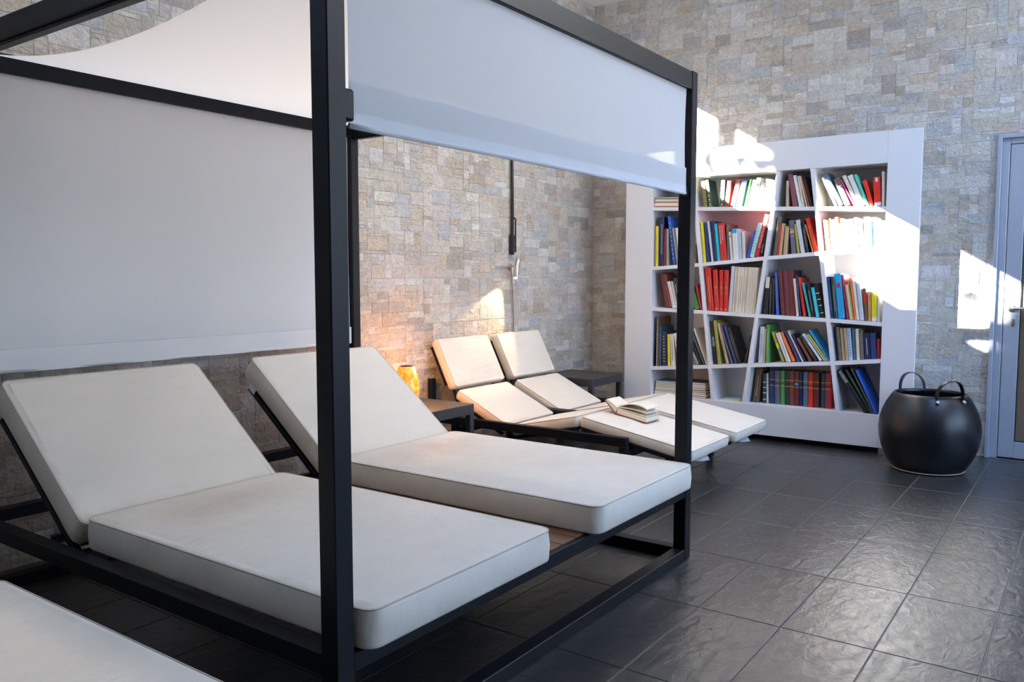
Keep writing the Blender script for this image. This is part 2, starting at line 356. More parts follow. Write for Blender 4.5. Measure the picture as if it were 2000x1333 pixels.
def clad(axis, wall, umin, umax, keep):
    rng = random.Random(5 if axis == 'y' else 9); allst = []
    nP = int((umax-umin)/PWID)+2
    for row in range(0, 12):
        off = (row % 2)*PWID*0.5*0.6
        for k in range(-1, nP):
            pu = umax-(k+1)*PWID+off; pv = row*PHEI; des = rng.choice(DESIGNS); flip = rng.random() < 0.5
            for (x, y, w, h) in des:
                if flip: x = 20-x-w
                u0, u1 = pu+x*CELL, pu+(x+w)*CELL; v0, v1 = pv+y*CELV, pv+(y+h)*CELV
                if x == 0: u0 += 0.0016
                if x+w == 20: u1 -= 0.0016
                if y == 0: v0 += 0.0016
                if y+h == 14: v1 -= 0.0016
                u0 += 0.0003; u1 -= 0.0003; v0 += 0.0003; v1 -= 0.0003
                if axis == 'x' and v0 < 2.205 and u1 > 0.612 and u0 < 0.612: u0 = 0.613
                if axis == 'x' and v0 < 2.206 and v1 > 2.206 and u1 < 0.612 and u0 > -0.5: v0 = 2.207
                u0 = max(u0, umin); u1 = min(u1, umax); v1 = min(v1, ZC)
                if u1-u0 < 0.012 or v1-v0 < 0.012 or not keep(u0, u1, v0, v1): continue
                base = rng.choices(PAL, PW)[0][0]; f = rng.uniform(0.93, 1.07)
                col = tuple(min(1, (0.52*0.14+b*0.86)*1.40*f*rng.uniform(0.98, 1.02)) for b in base)
                c = (u0+u1)/2, (v0+v1)/2
                p = proj((c[0], YL, c[1]) if axis == 'y' else (XB, c[0], c[1]))
                area = 0
                if p and -10 < p[0] < 2010 and -10 < p[1] < 1343:
                    area = (u1-u0)*(v1-v0)/p[2]**2
                    if axis == 'y':
                        if p[0] < 698 and 105+p[0]*0.2 < p[1] < 700: area *= 0.01
                        if 693 < p[0] < 1333 and 0 < p[1] < 250+(p[0]-700)*0.2 and not (p[0] > 1080 and p[1] < (p[0]-1082)*0.51): area *= 0.01
                        if p[1] > 760: area *= 0.1
                    else:
                        if 1222 < p[0] < 1803 and p[1] > 290: area *= 0.01
                        if p[0] < 1340 and p[1] > 0.5*(p[0]-1082) and p[1] < 330: area *= 0.01
                d = rng.uniform(-0.0012, 0.0012)
                allst.append((area, u0, u1, v0, v1, d, col))
    allst.sort(key=lambda s: -s[0])
    def finish(mb, cols, name):
        me = bpy.data.meshes.new(name); me.from_pydata(mb.v, [], mb.f)
        a = me.color_attributes.new('Col', 'FLOAT_COLOR', 'POINT')
        a.data.foreach_set('color', [c for col in cols for c in (*col, 1)])
        bm = bmesh.new(); bm.from_mesh(me); bmesh.ops.recalc_face_normals(bm, faces=bm.faces); bm.to_mesh(me); bm.free()
        me.materials.append(MT['stone']); o = bpy.data.objects.new(name, me); COL.objects.link(o); o.parent = wall; return o
    for s in allst[:300]:
        mb = MB(); cols = []; stone_mesh(mb, cols, axis, *s[1:7], rng); finish(mb, cols, 'stone')
    mb = MB(); cols = []
    for s in allst[300:]: stone_mesh(mb, cols, axis, *s[1:7], rng)
    tag(finish(mb, cols, 'stone_field'), kind='stuff')
def keep_left(u0, u1, v0, v1):
    if v1 > ZS and v0 < ZH:
        for a, b in OPEN:
            if u1 > a and u0 < b: return False
    return True
def keep_back(u0, u1, v0, v1): return not (v0 < 2.205 and u0 < 0.612 and u1 > -0.50)
clad('y', wall_left, 0.3, XB, keep_left)
clad('x', wall_back, -1.0, YL, keep_back)

# door in the back wall
door = empty('door_1', (XB, 0.06, 0)); tag(door, 'grey aluminium door with dark glass pane beside the bookcase wall', kind='structure')
def dpart(name, m, mb, parent=door, **k): return shifted(mb, (-XB, -0.06, 0)).build(name, m, parent, **k)
dpart('door_frame', MT['alu'], MB().cbox(XB-0.03, XB+0.05, 0.585, 0.612, 0, 2.205).cbox(XB-0.03, XB+0.05, -0.50, -0.473, 0, 2.205).cbox(XB-0.03, XB+0.05, -0.473, 0.585, 2.178, 2.205))
dpart('door_jamb', MT['alu'], MB().cbox(XB, XB+0.05, 0.540, 0.585, 0, 2.178).cbox(XB, XB+0.05, -0.473, -0.43, 0, 2.178).cbox(XB, XB+0.05, -0.43, 0.540, 2.14, 2.178))
leaf = dpart('door_leaf', MT['alu'], MB().cbox(XB+0.004, XB+0.05, 0.442, 0.536, 0.012, 2.136).cbox(XB+0.004, XB+0.05, -0.426, -0.33, 0.012, 2.136).cbox(XB+0.004, XB+0.05, -0.33, 0.442, 0.012, 0.124).cbox(XB+0.004, XB+0.05, -0.33, 0.442, 2.03, 2.136))
dpart('pane', MT['glassdoor'], MB().box(XB+0.022, XB+0.032, -0.33, 0.442, 0.124, 2.03))
dpart('seal', MT['blackplastic'], MB().box(XB+0.008, XB+0.028, 0.436, 0.442, 0.124, 2.03).box(XB+0.008, XB+0.028, -0.33, 0.436, 0.124, 0.130).box(XB+0.008, XB+0.028, -0.33, 0.436, 2.024, 2.03))
hy = 0.489
h = MB().lathe([(0.026, 0), (0.026, 0.012), (0.011, 0.014), (0.011, 0.05)], 24)
h.v = [(XB+0.004-z, hy+y, 1.037+x) for x, y, z in h.v]
h.tube([(XB-0.046, hy, 1.037), (XB-0.048, hy-0.01, 1.037), (XB-0.048, hy-0.13, 1.037)], 0.010, 12)
dpart('handle', MT['chrome'], h, smooth=False)
k = MB().lathe([(0.026, 0), (0.024, 0.010), (0.012, 0.011)], 20); k.v = [(XB+0.004-z, 0.480+y*0.5, 0.94+x*1.1) for x, y, z in k.v]
dpart('lock_plate', MT['chrome'], k)

# light switch
sw = empty('light_switch', (XB, 0.735, 1.243)); tag(sw, 'small white square light switch on the stone wall beside the door', 'switch')
MB().cbox(-0.015, 0.002, -0.043, 0.043, -0.043, 0.043, 0.003).build('plate', MT['whiteplastic'], sw)
MB().cbox(-0.020, -0.012, -0.030, 0.030, -0.030, 0.030, 0.002).build('rocker', MT['whiteplastic'], sw)

# ceiling spot at the corner edge of the frame
SPOTS = [((6.36, 3.42), 'tiny dark recessed spot in the ceiling corner above the stone walls'), ((1.7, 2.5), 'recessed ceiling downlight above the near half of the daybed'), ((2.9, 2.5), 'recessed ceiling downlight above the far half of the daybed'), ((4.1, 2.7), 'recessed ceiling downlight between daybed and loungers'), ((5.3, 2.7), 'recessed ceiling downlight above the loungers')]
for (sx_, sy_), lab in SPOTS:
    sp = empty('ceiling_spot', (sx_, sy_, ZC)); tag(sp, lab, 'ceiling light')
    MB().lathe([(0.042, 0), (0.042, -0.004), (0.030, -0.006), (0.030, 0)], 20, False, False).build('ring', MT['whiteplastic'], sp)
    MB().lathe([(0.028, -0.003), (0.028, -0.001)], 20).build('lens', MT['blackplastic'], sp)


# ------------------------------------------------------------------ cushions
def cushion(name, w, l, t, parent, crown=0.012, rc=0.03, seed=0, mat_=None, piping=True, bulge=0.004, wr=0.004):
    """rounded pad, local x 0..w, y 0..l, z 0..t; piping loop on the top edge as its own child"""
    nS = 22
    def ring(ins, z):
        a, b = w/2-ins, l/2-ins; r = max(rc-ins, 0.002); r = min(r, a*0.98, b*0.98); pts = []
        segs = [((a-r, -b), (0, 1), 2*(b)-2*r, 'r')]
        # straight sides sampled evenly, corners with 4 steps
        def arc(cx, cy, a0):
            return [(cx+r*math.cos(a0+k*math.pi/8), cy+r*math.sin(a0+k*math.pi/8)) for k in range(5)]
        for (cx, cy, a0, nx) in ((a-r, -b+r, -math.pi/2, 'y'), (a-r, b-r, 0, 'x'), (-a+r, b-r, math.pi/2, 'y'), (-a+r, -b+r, math.pi, 'x')):
            c = arc(cx, cy, a0); pts += c
            e = c[-1]
            if nx == 'y': tgt = (e[0], -e[1])
            else: tgt = (-e[0], e[1])
            for k in range(1, nS): f = k/nS; pts.append((e[0]+(tgt[0]-e[0])*f, e[1]+(tgt[1]-e[1])*f))
        return [(x+w/2, y+l/2, z) for x, y in pts]
    e = min(0.010, t*0.2)
    prof = [(0.03, 0.0), (e, 0.0), (e*0.3, e*0.3), (0, e), (-bulge, t*0.5), (0, t-e), (e*0.3, t-e*0.3), (e, t)]
    prof += [(0.022, t)]
    rings = [ring(i, z) for i, z in prof]; n = len(rings[0]); K = len(rings); V = []
    def top_z(x, y, z, ripple):
        u, v = abs(2*x/w-1), abs(2*y/l-1); z += crown*(1-u**4)*(1-v**4)
        if ripple:
            q = Vector((x*3.2+seed, y*6.5, seed*1.7)); ed = min(y, l-y)
            z += wr*mnoise.noise(q)+0.5*wr*mnoise.noise(q*2.3)+0.6*wr*max(0, 1-ed/0.18)*mnoise.noise(Vector((x*24+seed, y*5, 0)))
        return z
    for k, rg in enumerate(rings):
        for (x, y, z) in rg:
            if k >= 6: z = top_z(x, y, z, False)
            elif 2 < k < 6:
                q = Vector((x*7+seed, y*7, z*5)); d = wr*0.8*mnoise.noise(q)
                x += d*(1 if x > w/2 else -1); y += d*(1 if y > l/2 else -1)
            V.append((x, y, z))
    Fs = [(k*n+i, k*n+(i+1) % n, (k+1)*n+(i+1) % n, (k+1)*n+i) for k in range(K-1) for i in range(n)]
    Fs += [tuple(range(n))[::-1]]
    # top face: Coons patch spanned by the last ring
    NN = nS+4; o0 = (K-1)*n
    side = lambda c, i: o0+(2+c*NN+i) % n
    idx = [[None]*(NN+1) for _ in range(NN+1)]
    for i in range(NN+1):
        idx[0][i] = side(3, i); idx[i][NN] = side(0, i); idx[NN][NN-i] = side(1, i); idx[NN-i][0] = side(2, i)
    for i in range(1, NN):
        for j in range(1, NN):
            s_, r_ = j/NN, i/NN
            B, T, Lf_, Rt = V[idx[0][j]], V[idx[NN][j]], V[idx[i][0]], V[idx[i][NN]]
            c00, c10, c01, c11 = V[idx[0][0]], V[idx[0][NN]], V[idx[NN][0]], V[idx[NN][NN]]
            x, y = [(1-r_)*B[d]+r_*T[d]+(1-s_)*Lf_[d]+s_*Rt[d]-((1-s_)*(1-r_)*c00[d]+s_*(1-r_)*c10[d]+(1-s_)*r_*c01[d]+s_*r_*c11[d]) for d in (0, 1)]
            idx[i][j] = len(V); V.append((x, y, top_z(x, y, t, True)))
    Fs += [(idx[i][j], idx[i][j+1], idx[i+1][j+1], idx[i+1][j]) for i in range(NN) for j in range(NN)]
    mb = MB(); mb.add(V, Fs)
    o = mb.build(name, mat_ or MT['cushion'], parent, smooth=True)
    if piping:
        pr = [V[6*n+i] for i in range(n)]
        MB().tube([(p[0], p[1], p[2]+0.0006) for p in pr], 0.0026, 5, closed=True).build('piping', MT['piping'], o, smooth=True)
    return o

# ------------------------------------------------------------------ canopy daybed
PX = [(1.306, 1.363), (3.335, 3.391)]; PYF, PYB = (1.443, 1.500), (3.500, 3.557)
ZT0, ZT1 = 2.040, 2.115
db = empty('canopy_daybed', (2.35, 2.5, 0)); tag(db, 'black-framed double daybed with white fabric canopy and roller shades', 'daybed')
def dbp(name, m, mb, parent=None, smooth=False, label=None):
    o = shifted(mb, local(db)).build(name, m, db, smooth)
    if parent is not None: o.parent = parent
    if label: o['label'] = label
    return o
for (xa, xb) in PX:
    for (y0, y1) in (PYF, PYB):
        dbp('post', MT['metal'], MB().cbox(xa, xb, y0, y1, 0, 2.118, 0.0025))
XI0, XI1 = PX[0][1], PX[1][0]
dbp('top_beam', MT['metal'], MB().cbox(XI0, XI1, PYF[0]+0.002, PYF[1]-0.004, ZT0, ZT1, 0.0025))
dbp('top_beam', MT['metal'], MB().cbox(XI0, XI1, PYB[0], PYB[1], ZT0, ZT1, 0.0025))
for (xa, xb) in PX:
    b = dbp('top_beam', MT['metal'], MB().cbox(xa+0.002, xb-0.002, PYF[1], PYB[0], ZT0, ZT1, 0.0025))
    dbp('shade_track', MT['metal'], MB().cbox(xa+0.012, xb-0.012, PYF[1], PYB[0], ZT0-0.012, ZT0, 0.002))
for (y0, y1) in (PYF, PYB):
    dbp('seat_beam', MT['metal'], MB().cbox(XI0, XI1, y0+0.003, y1-0.003, 0.282, 0.332, 0.0025))
    dbp('floor_rail', MT['metal'], MB().cbox(XI0, XI1, y0+0.001, y1-0.001, 0.0, 0.050, 0.0025))
for (xa, xb) in PX:
    dbp('seat_beam', MT['metal'], MB().cbox(xa+0.003, xb-0.003, PYF[1], PYB[0], 0.282, 0.3375, 0.0025))
    dbp('floor_rail', MT['metal'], MB().cbox(xa+0.001, xb-0.001, PYF[1], PYB[0], 0.0, 0.050, 0.0025))
dbp('cross_beam', MT['metal'], MB().cbox(XI0, XI1, 2.77, 2.81, 0.270, 0.316, 0.0025))
# wooden deck planks along the bed
HY = 2.765
nP = 20; pw = (XI1-XI0-0.09)/nP
for i in range(nP):
    x0 = XI0+0.045+i*pw
    mid = x0 > 2.17 and x0+pw < 2.52
    dbp('plank', MT['wood'], MB().cbox(x0+0.003, x0+pw-0.003, 1.468, 3.495 if mid else HY, 0.318, 0.336, 0.002))
MA = [(1.376, 2.202), (2.492, 3.328)]
ANG = math.radians(38.5)
for bi, (xa, xb) in enumerate(MA):
    # lifted head deck : slats and a prop
    Mh = Matrix.Translation((0, HY+0.055, 0.316)) @ Matrix.Rotation(ANG, 4, 'X')
    n = 8; w = (xb-xa-0.06)/n
    for i in range(n):
        dbp('head_slat', MT['wood'], MB().cbox(xa+0.03+i*w+0.004, xa+0.03+(i+1)*w-0.004, 0.02, 0.66, -0.018, -0.002, 0.002, Mh))
    dbp('head_frame', MT['metal'], MB().cbox(xa+0.01, xa+0.035, 0.0, 0.67, -0.040, -0.018, 0.002, Mh).cbox(xb-0.035, xb-0.01, 0.0, 0.67, -0.040, -0.018, 0.002, Mh).cbox(xa+0.035, xb-0.035, 0.60, 0.63, -0.040, -0.018, 0.002, Mh))
    for xx in (xa+0.12, xb-0.12):
        a = Vector((xx, HY+0.055+0.42*math.cos(ANG), 0.29+0.42*math.sin(ANG))); c = Vector((xx, PYB[0]-0.03, 0.325))
        c = Vector((xx, 2.86, 0.315))
        a = Vector((xx, HY+0.055+0.50*math.cos(ANG)+0.02, 0.285+0.50*math.sin(ANG)))
        dbp('prop', MT['metal'], MB().tube([a, (xx, 3.02, 0.325)], 0.013, 6))
    dbp('head_rest_bar', MT['metal'], MB().cbox(xa+0.02, xb-0.02, 3.00, 3.03, 0.298, 0.325, 0.002))

# roof fabric hanging between the front and back top beams
def sheet(name, m, fn, nu, nv, parent, thick=None, label=None, smooth=True):
    mb = MB(); V = [fn(i/nu, j/nv) for j in range(nv+1) for i in range(nu+1)]
    mb.add(V, [(j*(nu+1)+i, j*(nu+1)+i+1, (j+1)*(nu+1)+i+1, (j+1)*(nu+1)+i) for j in range(nv) for i in range(nu)])
    o = shifted(mb, local(parent if parent is not None else db)).build(name, m, parent, smooth, fix=False)
    if label: o['label'] = label
    return o
def roof_fn(u, v):
    x = 1.385+u*(3.325-1.385); y = PYF[1]+v*(PYB[0]+0.012-PYF[1]); sag = 0.135*(1-(2*v-1.06)**2*0.9)
    return (x+(0.02*math.sin(math.pi*v) if u < 0.02 else 0), y, 2.105-max(0, 0.135*4*v*(1-v))-0.006*math.sin(u*math.pi)*4*v*(1-v))
sheet('roof_fabric', MT['roof'], roof_fn, 30, 40, db, label='sagging white canopy roof fabric')
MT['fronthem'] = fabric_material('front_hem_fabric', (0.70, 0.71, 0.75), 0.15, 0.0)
# front shade, half lowered
def front_fn(u, v):
    x = 1.388+u*(3.318-1.388); z = ZT0+0.02-v*(ZT0+0.02-1.625)
    y = 1.462-0.010*v*math.sin(math.pi*u)+0.0025*math.sin(u*60)*v*(1 if 0.55 < u < 0.9 else 0.2)
    return (x-(0.012*math.sin(math.pi*v) if u > 0.98 else 0), y, z)
fs = sheet('front_shade', MT['frontshade_dimmed'], front_fn, 60, 24, db, label='pale half-lowered front roller shade')
def band_fn(z0, z1, yo):
    def f(u, v):
        x = 1.388+u*(3.318-1.388); return (x, yo-0.010*math.sin(math.pi*u)+0.002*math.sin(u*60)*(1 if 0.55 < u < 0.9 else 0.2), z0+(z1-z0)*v)
    return f
for nm, z0, z1, yo, m in (('hem_pocket', 1.600, 1.637, 1.4575, MT['fronthem']), ('fold_layer', 1.637, 1.712, 1.4585, MT['frontshade_dimmed'])):
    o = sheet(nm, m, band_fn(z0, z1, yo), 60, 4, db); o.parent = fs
o = dbp('bottom_bar', MT['fronthem'], MB().tube([(1.39+i*0.0964, 1.4625-0.010*math.sin(math.pi*i/20), 1.606) for i in range(21)], 0.0075, 10), smooth=True); o.parent = fs
o = dbp('bracket', MT['metal'], MB().cbox(1.363, 1.400, 1.452, 1.490, 1.615, 1.690, 0.006)); o.parent = fs
o = dbp('bracket', MT['metal'], MB().cbox(3.318, 3.335, 1.452, 1.490, 1.590, 1.625, 0.004)); o.parent = fs
# back shade, lowered behind the head end
def back_fn(u, v):
    x = 1.385+u*(3.325-1.385); z = ZT0-v*(ZT0-0.962)
    y = 3.520+0.0045*math.sin(u*25+1)*math.sin(u*9)*(0.35+0.65*v) + 0.004*math.sin(math.pi*v)
    return (x, y, z)
bs = sheet('back_shade', MT['shade'], back_fn, 80, 40, db, label='white back roller shade lowered to the mattress heads')
def bhem(u, v):
    x = 1.385+u*(3.325-1.385); return (x, 3.512+0.003*math.sin(u*30), 0.962-v*(0.962-0.868))
o = sheet('hem_pocket', MT['hem'], bhem, 60, 4, db); o.parent = bs
o = dbp('bottom_bar', MT['hem'], MB().tube([(1.385, 3.519, 0.874), (3.325, 3.519, 0.874)], 0.008, 10), smooth=True); o.parent = bs

# mattresses on the daybed
def mattress(name, label, xa, xb, seed, y_foot=1.402):
    e = empty(name, (xa, y_foot, 0.3365)); tag(e, label, 'mattress')
    s = cushion('seat_cushion', xb-xa, HY-0.012-y_foot, 0.104, e, 0.008, 0.045, seed, mat_=MT['cushionseat'], wr=0.006)
    b = cushion('backrest_cushion', xb-xa, 0.728, 0.104, e, 0.008, 0.03, seed+5, wr=0.006)
    b.location = (0, HY+0.062-y_foot, -0.018+0.01); b.rotation_euler = (ANG, 0, 0)
    return e
m1 = mattress('daybed_mattress', 'thick off-white mattress with raised backrest, behind the nearest black post', *MA[0], 1.3)
m2 = mattress('daybed_mattress', 'thick off-white mattress with raised backrest, beside the far black post of the daybed', *MA[1], 7.9)
MB().cbox(0.002, 0.004, 0.60, 0.65, -0.028, 0.004, 0.0005).build('care_tag', MT['whiteplastic'], [c for c in m2.children if c.name.startswith('backrest')][0])

# low bed in the near left corner of the picture
lb = empty('low_daybed', (0.55, 1.8, 0)); tag(lb, 'dark low bed frame under the white mattress in the near left corner', 'bed')
def lbp(name, m, mb): return shifted(mb, local(lb)).build(name, m, lb)
for x in (0.10, 0.97):
    lbp('side_rail', MT['metal'], MB().cbox(x, x+0.04, 1.05, 3.1, 0.280, 0.330, 0.0025))
    for y in (1.10, 3.0): lbp('leg', MT['metal'], MB().cbox(x, x+0.04, y, y+0.05, 0, 0.280, 0.0025))
for y in (1.05, 3.06): lbp('end_rail', MT['metal'], MB().cbox(0.14, 0.97, y, y+0.04, 0.280, 0.330, 0.0025))
for i in range(9): lbp('plank', MT['wood'], MB().cbox(0.142+i*0.092, 0.142+i*0.092+0.086, 1.06, 3.09, 0.3302, 0.340, 0.002))
e = empty('bed_mattress', (0.13, 0.98, 0.3405)); tag(e, 'off-white mattress corner cropped by the near left edge of the picture', 'mattress')
cushion('seat_cushion', 0.83, 1.39, 0.104, e, 0.008, 0.04, 3.1)
b = cushion('backrest_cushion', 0.83, 0.70, 0.104, e, 0.008, 0.03, 4.4); b.location = (0, 1.395, 0.0)

# ------------------------------------------------------------------ twin relaxing loungers
PROF = [(3.655, 0.832), (3.487, 0.500), (3.055, 0.296), (2.535, 0.412), (1.800, 0.285)]   # top surface of pad, head to foot (y, z)
TH = 0.066
def seg_matrix(p, q, t):
    d = Vector((0, p[0]-q[0], p[1]-q[1])); L = d.length; d.normalize(); nrm = Vector((0, -d.z, d.y))
    # local y runs from q (lower/foot) to p (head); z along outward normal
    o = Vector((0, q[0], q[1])) - nrm*t
    M = Matrix(((1,0,0,0),(0,d.y,nrm.y,o.y),(0,d.z,nrm.z,o.z),(0,0,0,1)))
    return M, L
def lounger(xc, wpad, label, padlabel, seed, rear_post):
    x0, x1 = xc-wpad/2-0.012, xc+wpad/2+0.012
    e = empty('relax_lounger', (xc, 2.75, 0)); tag(e, label, 'lounger', 'black lounger frames before the bookcase')
    def P(name, m, mb): return shifted(mb, local(e)).build(name, m, e)
    for s, xa in ((0, x0-0.04), (1, x1)):
        P('side_rail', MT['metal'], MB().cbox(xa, xa+0.04, 2.19, 3.50, 0.268, 0.322, 0.0025))
        for y in (2.19, 3.45): P('leg', MT['metal'], MB().cbox(xa, xa+0.04, y, y+0.045, 0, 0.268, 0.0025))
    P('cross_rail', MT['metal'], MB().cbox(x0, x1, 2.195, 2.235, 0.200, 0.245, 0.0025))
    P('cross_rail', MT['metal'], MB().cbox(x0, x1, 3.455, 3.495, 0.20, 0.245, 0.0025))
    if rear_post: P('rear_post', MT['metal'], MB().cbox(x0-0.04, x0+0.005, 3.66, 3.70, 0, 0.56, 0.0025)); P('rear_rail', MT['metal'], MB().cbox(x0-0.04, x0, 3.50, 3.70, 0.268, 0.31, 0.0025))
    for k in range(4):
        M, L = seg_matrix(PROF[k], PROF[k+1], TH+0.024)
        lo, hi = 0.03, L-0.03
        if k == 0: lo = 0.06
        for s in range(4):
            w = (wpad-0.06)/4; xa = xc-wpad/2+0.03+s*w
            P('slat', MT['wood'], MB().cbox(xa+0.006, xa+w-0.006, lo, hi, 0.008, 0.022, 0.002, M))
        for fa in (xc-wpad/2+0.005, xc+wpad/2-0.028): P('deck_frame', MT['metal'], MB().cbox(fa, fa+0.023, lo, hi, 0.0, 0.022, 0.002, M))
    for xx in (xc-wpad/2+0.06, xc+wpad/2-0.06):
        P('prop', MT['metal'], MB().tube([(xx, 3.60, 0.60), (xx, 3.47, 0.235)], 0.011, 6))
        P('prop', MT['metal'], MB().tube([(xx, 2.50, 0.315), (xx, 2.225, 0.235)], 0.011, 6))
        P('prop', MT['metal'], MB().tube([(xx, 2.52, 0.315), (xx, 2.62, 0.26)], 0.011, 6))
    pad = empty('lounger_pad', (xc, 2.75, 0.3)); tag(pad, padlabel, 'cushion', 'off-white pads on the loungers')
    names = ('backrest_cushion', 'thigh_cushion', 'knee_cushion', 'foot_cushion')
    for k in range(4):
        M, L = seg_matrix(PROF[k], PROF[k+1], TH)
        s0 = 0.014 if k < 3 else 0.0; s1 = 0.012 if k > 0 else 0.0
        c = cushion(names[k], wpad, L-s0-s1, TH, pad, 0.006, 0.022, seed+k, wr=0.003)
        Mo = Matrix.Translation((-xc, -2.75, -0.3)) @ M @ Matrix.Translation((xc-wpad/2, s0, 0))
        c.matrix_local = Mo
    M, L = seg_matrix(PROF[3], PROF[4], TH)
    fl_ = MB().add([M @ Vector((xc-wpad*0.40, 0.03, -0.003)), M @ Vector((xc+wpad*0.02, 0.03, -0.003)), M @ Vector((xc-wpad*0.10, -0.022, -0.018)), M @ Vector((xc-wpad*0.25, -0.012, -0.012)),
                    M @ Vector((xc-wpad*0.40, 0.03, -0.005)), M @ Vector((xc+wpad*0.02, 0.03, -0.005)), M @ Vector((xc-wpad*0.10, -0.022, -0.020)), M @ Vector((xc-wpad*0.25, -0.012, -0.014))],
                   [(0,1,2,3),(7,6,5,4),(0,4,5,1),(1,5,6,2),(2,6,7,3),(3,7,4,0)])
    shifted(fl_, local(pad)).build('plastic_flap', MT['flap'], pad)['label'] = 'clear plastic flap under the foot end'
    return e, pad
MT['flap'] = fabric_material('clear_plastic', (0.7, 0.75, 0.8), 0.3, 0.45)
lounger(4.532, 0.565, 'black lounger frame with slats under the pad holding the open book', 'off-white folded lounger pad with an open book on its foot cushion', 11.2, True)
lounger(5.205, 0.570, 'black lounger frame with slats, the one nearer the bookcase', 'off-white folded lounger pad nearer the bookcase, without a book', 17.5, False)

# ------------------------------------------------------------------ side tables
def side_table(x0, y0, label):
    w = 0.50; e = empty('side_table', (x0+w/2, y0+w/2, 0)); tag(e, label, 'table', 'dark square side tables by the stone wall')
    h = w/2
    MB().cbox(-h, h, -h, h, 0.438, 0.450, 0.002).build('top', MT['tabletop'], e)
    for s in (-1, 1):
        MB().cbox(-h+0.04, h-0.04, *( (-h, -h+0.02) if s < 0 else (h-0.02, h)), 0.385, 0.438, 0.002).build('apron', MT['tablegrey'], e)
        MB().cbox(*((-h, -h+0.02) if s < 0 else (h-0.02, h)), -h+0.04, h-0.04, 0.385, 0.438, 0.002).build('apron', MT['tablegrey'], e)
        for q in (-1, 1):
            MB().cbox(*((-h, -h+0.04) if s < 0 else (h-0.04, h)), *((-h, -h+0.04) if q < 0 else (h-0.04, h)), 0, 0.438, 0.002).build('leg', MT['tablegrey'], e)
    return e
MT['tabletop'] = mat('table_top', (0.05, 0.045, 0.042), 0.55, var=0.15, vscale=20)
side_table(3.570, 3.198, 'dark square side table with the amber lamp, between daybed and lounger')
side_table(5.590, 3.215, 'dark square side table in the corner beside the white bookcase')

# ------------------------------------------------------------------ bookcase
BX = 6.18; BXB = 6.495; BT = 0.028
def bk(px, py, X=BX): p = on_x(px, py, X); return (p.y, p.z)
B_YL, B_YR, B_ZB, B_ZT = 3.245, 1.021, 0.045, 2.252
I_YL, I_YR = bk(1274, 500)[0], bk(1725, 560)[0]
I_ZT = bk(1516, 334)[1]; I_ZB = bk(1455, 788)[1]
bc = empty('bookcase', (BX, 2.13, 0)); tag(bc, 'large white bookcase with crooked shelves and leaning dividers, full of books', 'bookcase')
def bcp(name, mb, parent=None, m=None): return shifted(mb, local(bc)).build(name, m or MT['white'], bc)
bcp('stile', MB().cbox(BX, BX+0.03, I_YL, B_YL, B_ZB, B_ZT, 0.002))
bcp('stile', MB().cbox(BX, BX+0.03, B_YR, I_YR, B_ZB, B_ZT, 0.002))
bcp('top_rail', MB().cbox(BX, BX+0.03, I_YR+0.0006, I_YL-0.0006, I_ZT, B_ZT, 0.0012))
bcp('bottom_rail', MB().cbox(BX, BX+0.03, I_YR+0.0006, I_YL-0.0006, B_ZB, I_ZB, 0.0012))
bcp('side_panel', MB().cbox(BX+0.03, BXB, B_YR+0.10, B_YR+0.122, B_ZB, B_ZT, 0.002))
bcp('side_panel', MB().cbox(BX+0.03, BXB, B_YL-0.122, B_YL-0.10, B_ZB, B_ZT, 0.002))
bcp('top_panel', MB().cbox(BX+0.03, BXB, B_YR+0.122, B_YL-0.122, B_ZT-0.03, B_ZT-0.008, 0.002))
bcp('back_panel', MB().box(BXB-0.012, BXB-0.002, B_YR+0.122, B_YL-0.122, B_ZB, B_ZT-0.03))
bcp('inner_panel', MB().cbox(BX+0.03, BXB-0.012, I_YL, I_YL+0.02, I_ZB-0.02, I_ZT+0.02, 0.001))
bcp('inner_panel', MB().cbox(BX+0.03, BXB-0.012, I_YR-0.02, I_YR, I_ZB-0.02, I_ZT+0.02, 0.001))
bcp('inner_panel', MB().cbox(BX+0.03, BXB-0.012, I_YR, I_YL, I_ZT, I_ZT+0.02, 0.001))
bcp('inner_panel', MB().cbox(BX+0.03, BXB-0.012, I_YR, I_YL, I_ZB-0.02, I_ZB, 0.001))
for y in (B_YR+0.165, B_YL-0.22):
    bcp('foot', MB().cbox(BX+0.012, BX+0.072, y, y+0.05, 0, B_ZB, 0.002), m=MT['chrome'])
SH = [[(1272,408),(1360,408),(1508,407.5),(1592,407.5),(1728,407)],
      [(1272,525),(1366,517.5),(1497,504.5),(1604,495),(1727,484.5)],
      [(1270,604),(1377,610.5),(1478,617.5),(1616,626),(1721,634)],
      [(1269,720),(1385,717),(1463,714.5),(1625,710.5),(1719,706)]]
DV = [[(1352,345),(1391,779)], [(1520,335),(1452,787)], [(1586,330),(1635,803)]]
SHW = [[bk(*p) for p in r] for r in SH]
DVW = [[bk(*p) for p in d] for d in DV]
def div_y(k, z):
    (ya, za), (yb_, zb) = DVW[k]; return ya+(yb_-ya)*(z-za)/(zb-za)
for k in range(3):
    q = lambda X: [(X, div_y(k, I_ZT)-BT/2, I_ZT), (X, div_y(k, I_ZT)+BT/2, I_ZT), (X, div_y(k, I_ZB)+BT/2, I_ZB), (X, div_y(k, I_ZB)-BT/2, I_ZB)]
    bcp('divider', MB().prism(q(BX+0.004), q(BXB-0.012)))
def shelf_line(r, c):
    """front line of the shelf under row r (0 top .. 4 bottom) in column c, as (yL,zL,yR,zR) of the centre"""
    if r == 4: return (I_YL, I_ZB-BT/2, I_YR, I_ZB-BT/2)
    a, b = SHW[r][c], SHW[r][c+1]; return (a[0], a[1], b[0], b[1])
